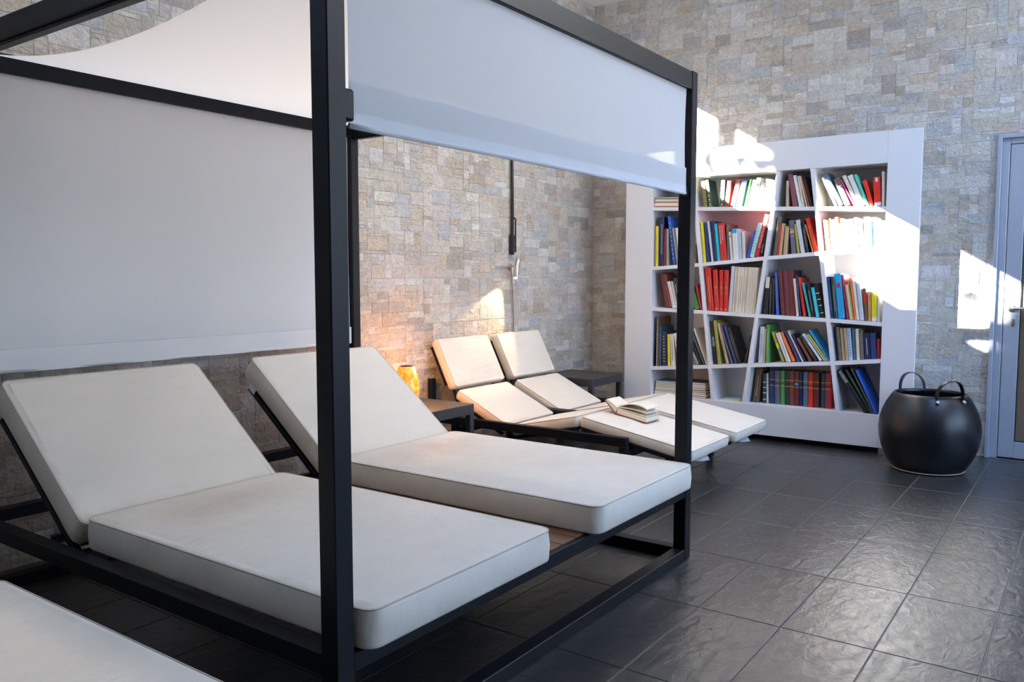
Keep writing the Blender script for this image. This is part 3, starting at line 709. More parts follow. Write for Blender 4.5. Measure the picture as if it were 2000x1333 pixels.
for r in range(4):
    for c in range(4):
        yl, zl, yr, zr = shelf_line(r, c); s = (zr-zl)/(yr-yl)
        ya = I_YL if c == 0 else div_y(c-1, zl)-BT/2+0.0005; yb_ = I_YR if c == 3 else div_y(c, zr)+BT/2-0.0005
        za, zb = zl+s*(ya-yl), zl+s*(yb_-yl)
        q = lambda X: [(X, ya, za-BT/2), (X, yb_, zb-BT/2), (X, yb_, zb+BT/2), (X, ya, za+BT/2)]
        bcp('shelf', MB().prism(q(BX+0.005), q(BXB-0.012)))
def shelf_top(r, c, y):
    yl, zl, yr, zr = shelf_line(r, c); return zl+(zr-zl)*(y-yl)/(yr-yl)+BT/2*math.sqrt(1+((zr-zl)/(yr-yl))**2)

# ------------------------------------------------------------------ books
RGB = dict(olive_gold=(0.16,0.13,0.04), dark_green=(0.015,0.05,0.035), brown_red=(0.23,0.05,0.035), rose_red=(0.42,0.08,0.08), slate_blue=(0.09,0.16,0.24),
 green=(0.08,0.30,0.07), white=(0.78,0.77,0.74), cream=(0.74,0.66,0.52), pale_yellow=(0.72,0.66,0.42), yellow=(0.80,0.66,0.02), black=(0.012,0.012,0.014), light_grey=(0.58,0.60,0.63),
 navy=(0.012,0.02,0.085), cyan=(0.02,0.52,0.66), red=(0.56,0.02,0.02), grey_brown=(0.13,0.11,0.09), pale_blue=(0.44,0.55,0.70), blue=(0.015,0.10,0.50), pale_aqua=(0.50,0.70,0.68),
 beige=(0.56,0.47,0.33), maroon=(0.14,0.022,0.028), orange=(0.85,0.16,0.015), plum=(0.26,0.07,0.10), magenta=(0.50,0.03,0.20), teal=(0.03,0.38,0.40), sea_green=(0.10,0.52,0.38), tan=(0.50,0.35,0.20),
 slate_purple=(0.13,0.13,0.20), olive=(0.36,0.34,0.07), light_orange=(0.76,0.45,0.16), pink=(0.60,0.24,0.24), brown=(0.14,0.08,0.045), grey=(0.27,0.26,0.25), dark_teal=(0.012,0.07,0.09), crimson=(0.40,0.03,0.06),
 sky_blue=(0.02,0.34,0.68), bright_red=(0.68,0.03,0.015), lime=(0.50,0.58,0.08), grey_green=(0.30,0.34,0.29), dark_blue=(0.02,0.05,0.17), gold=(0.55,0.36,0.08), silver=(0.6,0.6,0.6))
BMAT = {}
def bmat(c):
    if c not in BMAT: BMAT[c] = mat('book_'+c, RGB[c], 0.42, var=0.10, vscale=14, bump=0.05, bscale=200, bdist=0.0004)
    return BMAT[c]
ROWN = ['top', 'second', 'middle', 'fourth', 'bottom']; COLN = ['far-left', 'left-centre', 'right-centre', 'far-right']
ORD = ['first', 'second', 'third', 'fourth', 'fifth', 'sixth', 'seventh', 'eighth', 'ninth', 'tenth', 'eleventh', 'twelfth', 'thirteenth', 'fourteenth', 'fifteenth', 'sixteenth', 'seventeenth']
brng = random.Random(3)
def text_mesh(s):
    cu = bpy.data.curves.new('t', 'FONT'); cu.body = s; cu.align_x = 'CENTER'; cu.align_y = 'CENTER'; cu.resolution_u = 2
    o = bpy.data.objects.new('t', cu); COL.objects.link(o); dg = bpy.context.evaluated_depsgraph_get()
    me = bpy.data.meshes.new_from_object(o.evaluated_get(dg)); bpy.data.objects.remove(o); bpy.data.curves.remove(cu)
    xs = [v.co.x for v in me.vertices]; ys = [v.co.y for v in me.vertices]
    return me, max(xs)-min(xs), max(ys)-min(ys), (max(xs)+min(xs))/2, (max(ys)+min(ys))/2
def spine_text(book, s, colour, t, zc, length, frac=0.62, up=True, off=0.0):
    me, w, h, cx, cy = text_mesh(s); k = length/w; kh = frac*t/h
    for v in me.vertices:
        a = (v.co.x-cx)*k; b = (v.co.y-cy)*kh
        # reading direction along the spine; local -y is to the right on the spine
        if up: y, z = -t/2+b+off*t, zc+a
        else: y, z = -t/2-b-off*t, zc-a
        v.co = (-0.0012, y, z) if True else v.co
    # seen from -x, screen right is -y: upward text has glyph-up pointing to +y
    me.materials.clear(); me.materials.append(bmat(colour)); o = bpy.data.objects.new('spine_title', me); COL.objects.link(o); o.parent = book
    return o
def make_book(name, t, H, depth, colour):
    tb = min(0.003, t*0.14); r = min(0.004, t*0.22)
    sec = [(0.0, -r), (r, 0.0), (depth, 0.0), (depth, -tb), (tb+0.001, -tb), (tb+0.001, -t+tb), (depth, -t+tb), (depth, -t), (r, -t), (0.0, -t+r)]
    mb = MB(); mb.prism([(x, y, 0.0) for x, y in sec], [(x, y, H) for x, y in sec])
    o = mb.build(name, bmat(colour))
    MB().box(tb+0.001, depth-0.004, -t+tb, -tb, 0.003, H-0.004).build('page_block', MT['pages'], o)
    return o
def band(book, t, z0, z1, colour, name='spine_band', inset=0.0):
    MB().box(-0.0010, 0.0015, -t+0.0012+inset*t, -0.0012-inset*t, z0, z1).build(name, bmat(colour), book)
def deco(book, t, H, style, colour):
    g = style
    if g == 'ornate':
        for k in range(6):
            band(book, t, H*(0.03+k*0.163), H*(0.03+k*0.163)+H*0.022, 'gold')
        for k in range(5): band(book, t, H*(0.095+k*0.163), H*(0.095+k*0.163)+H*0.03, 'gold', 'spine_ornament', 0.28)
    elif g == 'cross':
        for k in range(6): band(book, t, H*(0.02+k*0.165), H*(0.02+k*0.165)+H*0.018, 'gold')
        for k in range(5):
            z = H*(0.10+k*0.165); mb = MB().box(-0.001, 0.0015, -t*0.58, -t*0.42, z-H*0.035, z+H*0.035).box(-0.001, 0.0015, -t*0.72, -t*0.28, z-H*0.012, z+H*0.012)
            mb.build('spine_cross', bmat('white'), book)
    elif g == 'lorraine':
        z = H*0.57; mb = MB().box(-0.001, 0.0015, -t*0.54, -t*0.46, z-H*0.07, z+H*0.07).box(-0.001, 0.0015, -t*0.75, -t*0.25, z+H*0.02, z+H*0.032).box(-0.001, 0.0015, -t*0.85, -t*0.15, z-H*0.01, z+H*0.002)
        mb.build('spine_cross', bmat('gold'), book); band(book, t, H*0.035, H*0.07, 'cream', 'spine_mark', 0.38)
        for zz in (0.68, 0.46, 0.41): band(book, t, H*zz, H*(zz+0.010), 'gold', 'spine_line', 0.25)
    elif g == 'volume':
        for zz, c in ((0.72, 'gold'), (0.62, 'black'), (0.54, 'gold')): band(book, t, H*zz, H*(zz+0.022), c)
    elif g == 'ribs':
        for zz in (0.2, 0.27, 0.8, 0.93): band(book, t, H*zz, H*(zz+0.008), 'brown_red')
    elif g == 'bluelabel': band(book, t, H*0.60, H*0.67, 'sky_blue', 'spine_label', 0.05); band(book, t, H*0.53, H*0.55, 'gold'); band(book, t, H*0.73, H*0.75, 'gold')
    elif g == 'label': band(book, t, H*0.69, H*0.79, 'crimson', 'spine_label', 0.22)
    elif g == 'goldband': band(book, t, H*0.62, H*0.69, 'light_orange', 'spine_label', 0.05); band(book, t, H*0.72, H*0.745, 'light_orange', 'spine_mark', 0.15); band(book, t, H*0.53, H*0.55, 'light_orange', 'spine_mark', 0.15)
    elif g == 'whitetop': band(book, t, H*0.70, H*0.995, 'cream', 'spine_label', 0.0)
    elif g == 'bluetop': band(book, t, H*0.86, H*0.995, 'sky_blue', 'spine_label', 0.0)
    elif g == 'tealtop': band(book, t, H*0.03, H*0.16, 'teal', 'spine_label', 0.0); band(book, t, H*0.82, H*0.99, 'white', 'spine_label', 0.0)
    elif g == 'reddot': band(book, t, H*0.80, H*0.86, 'red', 'spine_mark', 0.22); band(book, t, H*0.1, H*0.65, 'pink', 'spine_line', 0.44)
    elif g == 'bluemid': band(book, t, H*0.32, H*0.42, 'sky_blue', 'spine_label', 0.0); band(book, t, H*0.45, H*0.62, 'yellow', 'spine_label', 0.0); band(book, t, H*0.03, H*0.3, 'olive', 'spine_label', 0.0)
    elif g == 'bands': 
        for zz in (0.12, 0.34, 0.52, 0.70): band(book, t, H*zz, H*(zz+0.022), 'white')
    elif g == 'whitelow': band(book, t, H*0.01, H*0.13, 'white', 'spine_label', 0.0); band(book, t, H*0.84, H*0.98, 'white', 'spine_label', 0.3)
    elif g == 'redtop': band(book, t, H*0.55, H*0.85, 'red', 'spine_label', 0.0)
    elif g and g[0] == '|':       # a slim line of lettering too small to read
        band(book, t, H*0.18, H*0.80, g[1:], 'spine_line', 0.42)
    elif g and g[0] == ':':
        for k in range(9): band(book, t, H*(0.12+k*0.09), H*(0.12+k*0.09+0.03), g[1:], 'spine_mark', 0.32)
CELLS = {}
def cell(r, c, ox, oy, s, recess, books):
    X = BX+recess; prev_end = None
    sep = []
    for i, b in enumerate(books):
        xbl, xbr, xtl, yt, colr = b[:5]; style = b[5] if len(b) > 5 else ''; txt = b[6] if len(b) > 6 else None
        rec = recess+brng.uniform(0, 0.012); X = BX+rec
        yL = on_x(ox+xbl*s, oy+800*s, X).y; yR = on_x(ox+xbr*s, oy+800*s, X).y
        pt = on_x(ox+xtl*s, oy+yt*s, X)
        zb = shelf_top(r, c, yL)
        dy, dz = pt.y-yL, pt.z-zb
        ph = math.atan2(dy, dz); H = math.hypot(dy, dz); t = max(0.006, (yL-yR)*math.cos(ph)*0.985)
        limL = lambda zz: I_YL-0.001 if c == 0 else div_y(c-1, zz)-BT/2-0.001
        limR = lambda zz: I_YR+0.001 if c == 3 else div_y(c, zz)+BT/2+0.001
        for _ in range(3):      # keep the book between its two dividers
            yt_, zt_ = yL+H*math.sin(ph), zb+H*math.cos(ph)
            over = yt_-limL(zt_)
            if over > 0: ph = math.atan2(H*math.sin(ph)-over, H*math.cos(ph))
            over = yL-limL(zb)
            if over > 0: yL -= over
            rr = max(limR(zb+t*math.sin(ph))-(yL-t*math.cos(ph)), limR(zt_)-(yL+H*math.sin(ph)-t*math.cos(ph)))
            if rr > 0:
                cut = min(rr, max(0, t*0.45)); t = max(0.006, t-cut); yL += rr-cut
        depth = min(0.27-rec, H*0.74, 0.235)
        sep.append([yL, ph, H, t, rec, depth, zb])
    def poly(s):
        yL, ph, H, t, zb = s[0], s[1], s[2], s[3], s[6]; cs, sn = math.cos(ph), math.sin(ph)
        return [(yL, zb), (yL-t*cs, zb+t*sn), (yL-t*cs+H*sn, zb+t*sn+H*cs), (yL+H*sn, zb+H*cs)]
    def pen(A, B):
        best = 9
        for P in (A, B):
            for i in range(4):
                ex, ez = P[(i+1) % 4][0]-P[i][0], P[(i+1) % 4][1]-P[i][1]; Ln = math.hypot(ex, ez); nx, nz = ez/Ln, -ex/Ln
                pa = [p[0]*nx+p[1]*nz for p in A]; pb = [p[0]*nx+p[1]*nz for p in B]
                d = min(max(pa)-min(pb), max(pb)-min(pa))
                if d <= 0: return 0
                best = min(best, d)
        return best
    for it in range(60):        # ease neighbours apart until no two books share space
        worst = 0
        for i in range(len(sep)-1):
            for j in (i+1, i+2):
                if j >= len(sep): continue
                d = pen(poly(sep[i]), poly(sep[j]))
                if d > 0.0004:
                    worst = max(worst, d); A, B = sep[i], sep[j]
                    A[3] = max(0.007, A[3]-d*0.5); m = min(d*0.5, max(0, B[3]-0.007)); B[0] -= m; B[3] -= m
                    if it > 4: mid = (A[1]+B[1])/2; A[1] += (mid-A[1])*0.3; B[1] += (mid-B[1])*0.3
        if worst == 0: break
    for i, b in enumerate(books):
        colr = b[4]; style = b[5] if len(b) > 5 else ''; txt = b[6] if len(b) > 6 else None
        yL, ph, H, t, rec, depth, zb = sep[i]; X = BX+rec; zb = shelf_top(r, c, yL)
        o = make_book('book', t, H, depth, colr)
        # rest on shelf
        cornerR = (yL-t*math.cos(ph), zb+t*math.sin(ph))
        lift = max(0, shelf_top(r, c, cornerR[0])-cornerR[1])
        o.location = (X, yL, zb+lift+0.0008); o.rotation_euler = (-ph, 0, 0)
        if style: deco(o, t, H, style, colr)
        if txt:
            for tt in txt: spine_text(o, tt[0], tt[1], t, H*tt[2], H*tt[3], tt[4], tt[5], tt[6] if len(tt) > 6 else 0.0)
        lean = 'leaning' if abs(math.degrees(ph)) > 12 else 'upright'; slim = 'slim ' if t < 0.018 else ('thick ' if t > 0.042 else '')
        look = f"{slim}{colr.replace('_', ' ')} {lean} book"
        if txt: look = f"{colr.replace('_', ' ')} {lean} book titled {txt[0][0].title()}" if len(txt[0][0]) < 22 else f"{colr.replace('_',' ')} {lean} book with long white title"
        tag(o, f"{look}, {ORD[i]} from left, {COLN[c]} compartment of {ROWN[r]} row", 'book', f"books in the {ROWN[r]} row of the bookcase")
cell(0,1, 1360,330,.085, 0.03, [(165,265,100,295,'olive_gold','ornate'),(275,370,185,270,'dark_green','cross'),(530,635,565,262,'dark_green','cross'),(640,750,705,280,'brown_red','|gold'),(775,895,915,265,'rose_red','ornate'),(905,1045,1040,270,'slate_blue','|white'),(1095,1160,1225,250,'green'),(1165,1270,1275,265,'white'),(1275,1380,1390,215,'cream','|tan'),(1385,1490,1490,325,'white','tealtop'),(1495,1585,1590,235,'white'),(1590,1665,1655,245,'pale_yellow'),(1670,1775,1735,290,'white')])
cell(1,1, 1360,410,.0825, 0.02, [(175,240,90,305,'yellow','|olive'),(245,340,180,310,'dark_blue'),(345,410,235,285,'light_grey'),(415,505,320,280,'navy'),(510,580,420,340,'cyan'),
  (585,730,510,330,'red','',[('GUIDE DE LA FRANCE','white',0.74,0.40,0.22,False,0.12),('ROUTES ET TOURISME','white',0.69,0.48,0.22,False,-0.24)]),(735,800,700,345,'grey_brown'),(805,875,750,525,'white','reddot'),(885,1010,835,460,'white','bluetop'),(1015,1095,965,490,'pale_blue'),(1100,1170,1065,520,'cream','|green'),
  (1195,1258,1365,510,'blue'),(1262,1372,1455,340,'pale_aqua',':cyan'),(1380,1498,1610,135,'red','',[('LES PLUS BEAUX VILLAGES DE FRANCE','white',0.58,0.74,0.42,False)]),(1502,1590,1680,330,'black','',[('AUTO','white',0.24,0.26,0.6,True)])])
cell(0,2, 1520,325,.11, 0.03, [(130,180,140,260,'beige','|brown'),(250,350,165,145,'plum',':slate_purple'),(355,420,250,170,'white'),(422,478,335,180,'cream'),(480,528,360,178,'white'),(530,557,385,176,'orange'),(562,612,425,195,'black','|orange')])
cell(0,3, 1520,325,.11, 0.03, [(1000,1062,760,205,'cream'),(1070,1172,775,150,'slate_blue','|pink'),(1180,1310,980,240,'grey_brown','bands'),(1320,1372,1075,245,'magenta'),(1380,1450,1130,185,'cream'),(1455,1558,1225,185,'white'),(1565,1620,1335,160,'sea_green','|white'),(1625,1700,1490,265,'bright_red','|brown_red'),(1705,1828,1685,200,'bright_red','whitelow'),(1835,1880,1838,95,'white')])
cell(1,2, 1500,410,.12, 0.02, [(80,138,165,125,'grey_brown'),(140,163,205,225,'bright_red'),(166,215,225,230,'tan','|orange'),(240,305,280,280,'tan'),(375,460,335,180,'slate_purple','goldband'),(470,515,415,240,'olive',':yellow'),(525,600,440,175,'light_grey'),(608,690,540,190,'black','|white'),(695,735,575,245,'light_orange'),(740,812,605,150,'bright_red','|gold')])
cell(1,3, 1500,410,.12, 0.02, [(940,985,895,170,'pink'),(990,1016,945,175,'lime','bluemid'),(1020,1060,985,145,'brown_red'),(1062,1115,1025,165,'white'),(1118,1170,1085,125,'orange','tealtop'),(1175,1205,1150,225,'white','|green'),(1210,1265,1170,150,'light_grey','|slate_blue'),(1268,1300,1235,165,'white','|red'),(1302,1345,1270,165,'white','|pink'),(1350,1410,1305,155,'pale_blue'),(1415,1480,1390,130,'white'),(1485,1560,1445,160,'white'),(1565,1650,1555,125,'white'),(1655,1705,1640,190,'blue','|pink'),(1708,1770,1700,130,'white'),(1775,1828,1765,170,'cream'),(1832,1872,1818,175,'white','|red')])
cell(1,0, 1260,370,.12, 0.02, [(170,213,170,605,'yellow','|brown'),(218,303,218,465,'navy','',[('ATLAS DE LA FRANCE ET DU MONDE','silver',0.55,0.62,0.24,False,0.15)]),(310,345,310,650,'crimson','|pink'),(348,395,345,645,'grey_green'),(445,508,345,450,'blue',':light_orange'),(515,550,430,635,'grey'),(560,600,485,635,'white'),(815,850,800,900,'brown')])
cell(2,0, 1260,520,.115, 0.04, [(345,400,245,120,'maroon'),(405,455,305,150,'brown_red'),(460,510,370,270,'white',':red'),(515,555,435,265,'white',':red'),(560,620,470,215,'dark_green','|white'),(625,680,530,235,'red'),(850,930,740,380,'green',':dark_green'),(935,972,845,315,'crimson','|white')])
cream_l = [1465,1515,1560,1635,1690,1735,1775,1815,1862]
cell(2,1, 1260,520,.115, 0.015, [(1070,1165,1010,40,'red','|gold'),(1175,1253,1145,65,'red','lorraine'),(1258,1328,1258,68,'red','lorraine'),(1332,1405,1342,70,'red','lorraine'),(1408,1458,1465,2,'light_grey')]+[(cream_l[i], cream_l[i+1]-2, cream_l[i]+62, 14+i*2, 'cream', '|brown') for i in range(8)])
cell(2,2, 1475,520,.1275, 0.02, [(120,188,165,165,'black','whitetop'),(195,240,225,170,'black','|white'),(245,295,258,190,'black'),(300,365,280,105,'blue','',[('GRAND ATLAS MONDIAL','gold',0.5,0.72,0.42,False)]),(395,455,345,75,'maroon','ribs'),(458,520,415,75,'maroon','ribs'),(523,620,478,75,'maroon','ribs'),(625,665,575,195,'cream','|red'),(672,712,612,150,'navy','|white'),(720,775,638,180,'bright_red','|maroon'),(820,855,710,265,'teal','|pale_aqua'),(865,920,775,275,'black','|white'),(930,990,850,335,'cyan',':pale_aqua'),(1000,1068,885,275,'black','bands')])
cell(2,3, 1475,520,.1275, 0.02, [(1160,1205,1088,170,'dark_blue','|pale_blue'),(1210,1260,1155,170,'dark_green','|white'),(1270,1380,1205,125,'sky_blue','label'),(1400,1442,1310,140,'crimson'),(1448,1490,1370,290,'beige'),(1495,1518,1410,255,'olive'),(1522,1548,1440,180,'orange'),(1552,1602,1475,180,'white'),(1606,1670,1535,190,'light_grey'),(1675,1730,1642,345,'brown','redtop'),(1735,1782,1720,400,'light_orange',':brown_red'),(1787,1865,1778,385,'yellow','whitelow'),(1870,1903,1870,420,'white')])
cell(3,0, 1260,610,.11, 0.03, [(103,145,105,100,'black'),(150,212,150,100,'light_grey'),(218,240,216,90,'brown'),(245,290,245,255,'dark_teal','|silver'),(294,385,280,350,'navy',':tan'),(400,445,388,400,'yellow'),(460,540,435,395,'cream','|brown'),(580,640,490,380,'white','|grey'),(915,965,740,560,'grey'),(970,1020,760,430,'black'),(1025,1075,790,330,'dark_teal',':orange'),(1080,1112,850,300,'cream')])
cell(3,1, 1260,610,.11, 0.03, [(1230,1285,1150,165,'black','',[('HOMER','white',0.52,0.22,0.72,False)]),(1292,1380,1205,150,'olive','|dark_green'),(1405,1500,1235,205,'tan','',[('DE RENDUS','brown',0.42,0.34,0.5,False)]),(1520,1562,1320,260,'slate_purple','|silver'),(1590,1640,1385,260,'dark_blue','|brown'),(1645,1700,1450,285,'black','|gold'),(1750,1800,1860,430,'black','|tan')])
cell(3,2, 1465,620,.1325, 0.03, [(115,180,150,145,'light_grey','|blue'),(184,212,212,175,'tan'),(216,270,235,115,'green','|white'),(470,515,310,225,'olive','bluemid'),(530,560,370,240,'cream'),(565,605,405,235,'white'),(612,665,432,235,'orange','|white'),(690,750,500,215,'dark_blue','|red'),(758,782,545,205,'cream'),(790,830,600,260,'navy','|red'),(865,912,680,320,'brown_red','ribs'),(940,1000,715,285,'black','|gold'),(1022,1065,760,260,'white','',[('OPERA','green',0.80,0.24,0.75,False)]),(1085,1118,820,270,'pale_blue'),(1122,1145,850,258,'yellow'),(1148,1178,860,200,'sky_blue','|white')])
cell(3,3, 1465,620,.1325, 0.03, [(1302,1348,1258,150,'grey_brown'),(1355,1400,1318,165,'tan','|black'),(1402,1440,1372,165,'tan','|brown'),(1446,1510,1415,165,'pale_blue',':slate_blue'),(1518,1560,1500,170,'slate_blue'),(1565,1612,1548,175,'cream'),(1616,1675,1600,190,'grey_brown',':tan'),(1680,1775,1660,240,'navy','|silver'),(1780,1868,1762,235,'dark_blue'),(1872,1903,1870,325,'red','|white')])
cell(4,2, 1455,705,.1375, 0.085, [(100,190,160,110,'brown','|tan'),(247,300,250,185,'dark_teal','bands'),(302,325,305,180,'cream'),(340,415,345,140,'dark_blue','volume'),(418,490,420,145,'slate_purple','volume'),(500,560,500,145,'green','volume'),(562,625,568,150,'dark_green','volume'),(628,695,630,150,'brown_red','volume'),(698,760,703,155,'maroon','bluelabel'),(762,820,765,165,'navy','volume'),(822,890,828,160,'slate_blue','volume'),(893,960,903,170,'bright_red','volume'),(962,1050,970,175,'maroon','volume'),(1070,1130,1082,180,'dark_teal','volume'),(1133,1220,1143,180,'crimson','volume')])
cell(4,3, 1455,705,.1375, 0.02, [(1690,1765,1310,150,'black','',[('ANGKOR','white',0.84,0.28,0.72,False)]),(1772,1812,1415,140,'dark_green','|olive'),(1815,1840,1500,120,'grey_brown','|gold'),(1843,1880,1560,140,'blue','|sky_blue')])

def lying(name, label, group, x0, x1, y0, y1, z, t, colour, soft=False, rz=0.0, cat='book'):
    cx, cy = (x0+x1)/2, (y0+y1)/2; a, b = (x1-x0)/2, (y1-y0)/2
    tb = min(0.0025, t*0.2)
    if soft:
        o = MB().cbox(-a, a, -b, b, t*0.8, t, 0.0006).box(-a, a, -b, b, 0, t*0.15).build(name, bmat(colour))
        MB().box(-a+0.001, a-0.001, -b+0.001, b-0.001, t*0.15, t*0.8).build('page_block', MT['pages'], o)
    else:
        o = MB().box(-a, a, -b, b, 0, tb).box(-a, a, -b, b, t-tb, t).box(-a, a, b-tb, b, tb, t-tb).build(name, bmat(colour))
        MB().box(-a+0.004, a-0.004, -b+0.004, b-tb, tb, t-tb).build('page_block', MT['pages'], o)
    o.location = (cx, cy, z); o.rotation_euler = (0, 0, rz); tag(o, label, cat, group); return o
def tilt_on(o, r, c):
    yl, zl, yr, zr = shelf_line(r, c); o.rotation_euler.x = math.atan2(zr-zl, yr-yl) if yr > yl else math.atan2(zl-zr, yl-yr)
# stack in the top-left compartment
ys = on_x(1277, 400, BX+0.02).y; z = shelf_top(0, 0, ys-0.11)+0.0045
for i, (t, c, l) in enumerate(((0.036,'red','red hardback lying at the bottom of the top-row far-left pile'), (0.026,'brown','brown hardback lying on the red one in the top-row far-left pile'), (0.012,'grey_green','thin grey-green booklet on top of the top-row far-left pile'))):
    o = lying('book', l, 'books lying flat in the bookcase', BX+0.02, BX+0.20, ys-0.245, ys-0.004*i, z, t, c); tilt_on(o, 0, 0); z += t+0.0008
# magazine piles in the bottom row
grp = 'magazines lying flat in the bottom row'
z = I_ZB+0.001; yq = on_x(1279, 760, BX+0.05).y
magsA = ['light_grey', 'cream', 'brown', 'white', 'tan', 'beige', 'light_grey', 'slate_blue']
for i, c in enumerate(magsA):
    t = 0.012+0.004*(i % 2); lying('magazine', f"{c.replace('_',' ')} magazine, {ORD[i]} from the bottom of the left pile, bottom row", grp, BX+0.05, BX+0.24, yq-0.21, yq+brng.uniform(-0.012, 0.006), z, t, c, True, cat='magazine'); z += t+0.0006
z = I_ZB+0.001; yq = on_x(1389, 760, BX+0.05).y+0.004
for i, c in enumerate(['black', 'beige', 'tan', 'maroon', 'grey', 'cream', 'white', 'black']):
    t = 0.012+0.003*((i+1) % 3); lying('magazine', f"{c.replace('_',' ')} magazine, {ORD[i]} from the bottom of the right pile, bottom row", grp, BX+0.04, BX+0.23, yq+0.030+brng.uniform(0, 0.012), yq+0.225, z, t, c, True, cat='magazine'); z += t+0.0006
ya, yb_ = on_x(1414, 780, BX+0.08).y, on_x(1447, 784, BX+0.08).y
lying('magazine', 'cream booklet lying under the aqua one, left-centre compartment of bottom row', grp, BX+0.05, BX+0.22, yb_, ya-0.02, I_ZB+0.001, 0.006, 'cream', True, cat='magazine')
lying('magazine', 'aqua booklet lying on a cream one, left-centre compartment of bottom row', grp, BX+0.07, BX+0.24, yb_+0.01, ya, I_ZB+0.0078, 0.004, 'pale_aqua', True, 0.06, cat='magazine')

# ------------------------------------------------------------------ black leather basket
bkx, bky = 5.885, 0.872
ba = empty('basket', (bkx, bky, 0)); tag(ba, 'round black leather basket with two riveted strap handles on the tiles', 'basket')
prof = [(0.0,0.004),(0.205,0.004),(0.212,0.012),(0.235,0.045),(0.262,0.095),(0.284,0.15),(0.298,0.21),(0.302,0.27),(0.296,0.33),(0.280,0.385),(0.258,0.435),(0.232,0.478),(0.214,0.503),(0.205,0.503),(0.222,0.470),(0.268,0.37),(0.288,0.27),(0.27,0.14),(0.2,0.02),(0.0,0.02)]
MB().lathe(prof, 72, False, False).build('body', MT['leather'], ba, smooth=True)
MB().tube([(0.213*math.cos(a*math.pi/36), 0.213*math.sin(a*math.pi/36), 0.010) for a in range(72)], 0.003, 6, True).build('base_stitching', MT['stitch'], ba, smooth=True)
def strap(ang, name='handle'):
    # strap rising from two rivets on the rim, bowed slightly outward
    ca = Vector((math.cos(ang), math.sin(ang), 0)); tg = Vector((-math.sin(ang), math.cos(ang), 0)); hw = 0.085
    path = []
    for k in range(25):
        th = math.pi*k/24; s = math.cos(th); hgt = math.sin(th)
        rr = 0.2145+0.014*(1-hgt)*0 ; 
        p = ca*(math.sqrt(max(0, 0.222**2-(hw*s)**2)))+tg*(hw*s)+Vector((0, 0, 0.482+0.125*hgt**0.75)) + ca*(0.006+0.010*hgt)
        path.append(p)
    ends = [path[0]+Vector((0,0,-0.025))+ca*0.012, path[-1]+Vector((0,0,-0.025))+ca*0.012]
    path = [ends[0]]+path+[ends[1]]
    mb = MB(); w = 0.016; V = []
    for i, p in enumerate(path):
        a = path[max(0, i-1)]; b = path[min(len(path)-1, i+1)]; t = (b-a).normalized()
        nrm = t.cross(ca); nrm.normalize(); wd = t.cross(nrm).normalized()
        V += [p+wd*w+nrm*0.0025, p-wd*w+nrm*0.0025, p-wd*w-nrm*0.0025, p+wd*w-nrm*0.0025]
    n = len(path); Fs = [(i*4+k, i*4+(k+1) % 4, (i+1)*4+(k+1) % 4, (i+1)*4+k) for i in range(n-1) for k in range(4)]+[(3,2,1,0), (n*4-4, n*4-3, n*4-2, n*4-1)]
    mb.add(V, Fs); o = mb.build(name, MT['leather'], ba, smooth=False)
    for e in ends:
        r = MB().lathe([(0.0135, 0), (0.012, 0.006), (0.006, 0.010), (0.0005, 0.011)], 16, True, True)
        M = Matrix.Translation(e+ca*0.006+Vector((0,0,0.014))) @ Vector((ca.x, ca.y, 0.25)).to_track_quat('Z', 'Y').to_matrix().to_4x4()
        r.v = [tuple(M @ Vector(v)) for v in r.v]; r.build('rivet', MT['chrome'], o, smooth=True)
strap(math.radians(219)); strap(math.radians(219-180))

# ------------------------------------------------------------------ wall reading lamp with its cord
wlmp = empty('wall_lamp', (5.215, YL, 1.36)); tag(wlmp, 'small steel tube reading lamp lit on the stone wall above the loungers', 'wall lamp')
def wp(name, m, mb, smooth=False): return shifted(mb, local(wlmp)).build(name, m, wlmp, smooth)
top, bot = Vector((5.235, YL-0.075, 1.385)), Vector((5.165, YL-0.10, 1.240))
ax = (bot-top).normalized(); Mq = Matrix.Translation(top) @ ax.to_track_quat('Z', 'Y').to_matrix().to_4x4(); LL = (bot-top).length
t_ = MB().lathe([(0.0, 0), (0.019, 0), (0.021, 0.003), (0.021, LL-0.003), (0.019, LL), (0.017, LL), (0.017, LL-0.02), (0.0, LL-0.02)], 28, False, False); t_.v = [tuple(Mq @ Vector(v)) for v in t_.v]
wp('tube', MT['chrome'], t_, True)
MT['bulb'] = mat('lamp_bulb', (1, 0.8, 0.5), 0.4, var=0.02, emis=(1.0, 0.72, 0.38), estr=60)
g_ = MB().lathe([(0.0, LL-0.012), (0.010, LL-0.010), (0.014, LL-0.004), (0.011, LL+0.001), (0.0, LL+0.003)], 16, False, False); g_.v = [tuple(Mq @ Vector(v)) for v in g_.v]
wp('bulb', MT['bulb'], g_, True)
wp('arm', MT['chrome'], MB().tube([(5.21, YL-0.085, 1.33), (5.225, YL-0.02, 1.33), (5.225, YL, 1.33)], 0.006, 8), True)
wp('mount', MT['chrome'], (lambda m: (setattr(m, 'v', [(5.225+x, YL-z, 1.33+y) for x, y, z in m.v]), m)[1])(MB().lathe([(0.022, 0), (0.022, 0.012), (0.018, 0.014)], 20)))
wp('cord', MT['cord'], MB().tube([(5.228, YL-0.012, 1.31), (5.235, YL-0.016, 1.2), (5.25, YL-0.016, 1.02), (5.262, YL-0.014, 0.8), (5.27, YL-0.014, 0.5)], 0.0045, 6), True)
spd = bpy.data.lights.new('reading_spot', 'SPOT'); spd.energy = 22; spd.color = (1.0, 0.66, 0.34); spd.spot_size = math.radians(66); spd.spot_blend = 0.35; spd.shadow_soft_size = 0.012
so = bpy.data.objects.new('reading_spot', spd); COL.objects.link(so); so.parent = wlmp
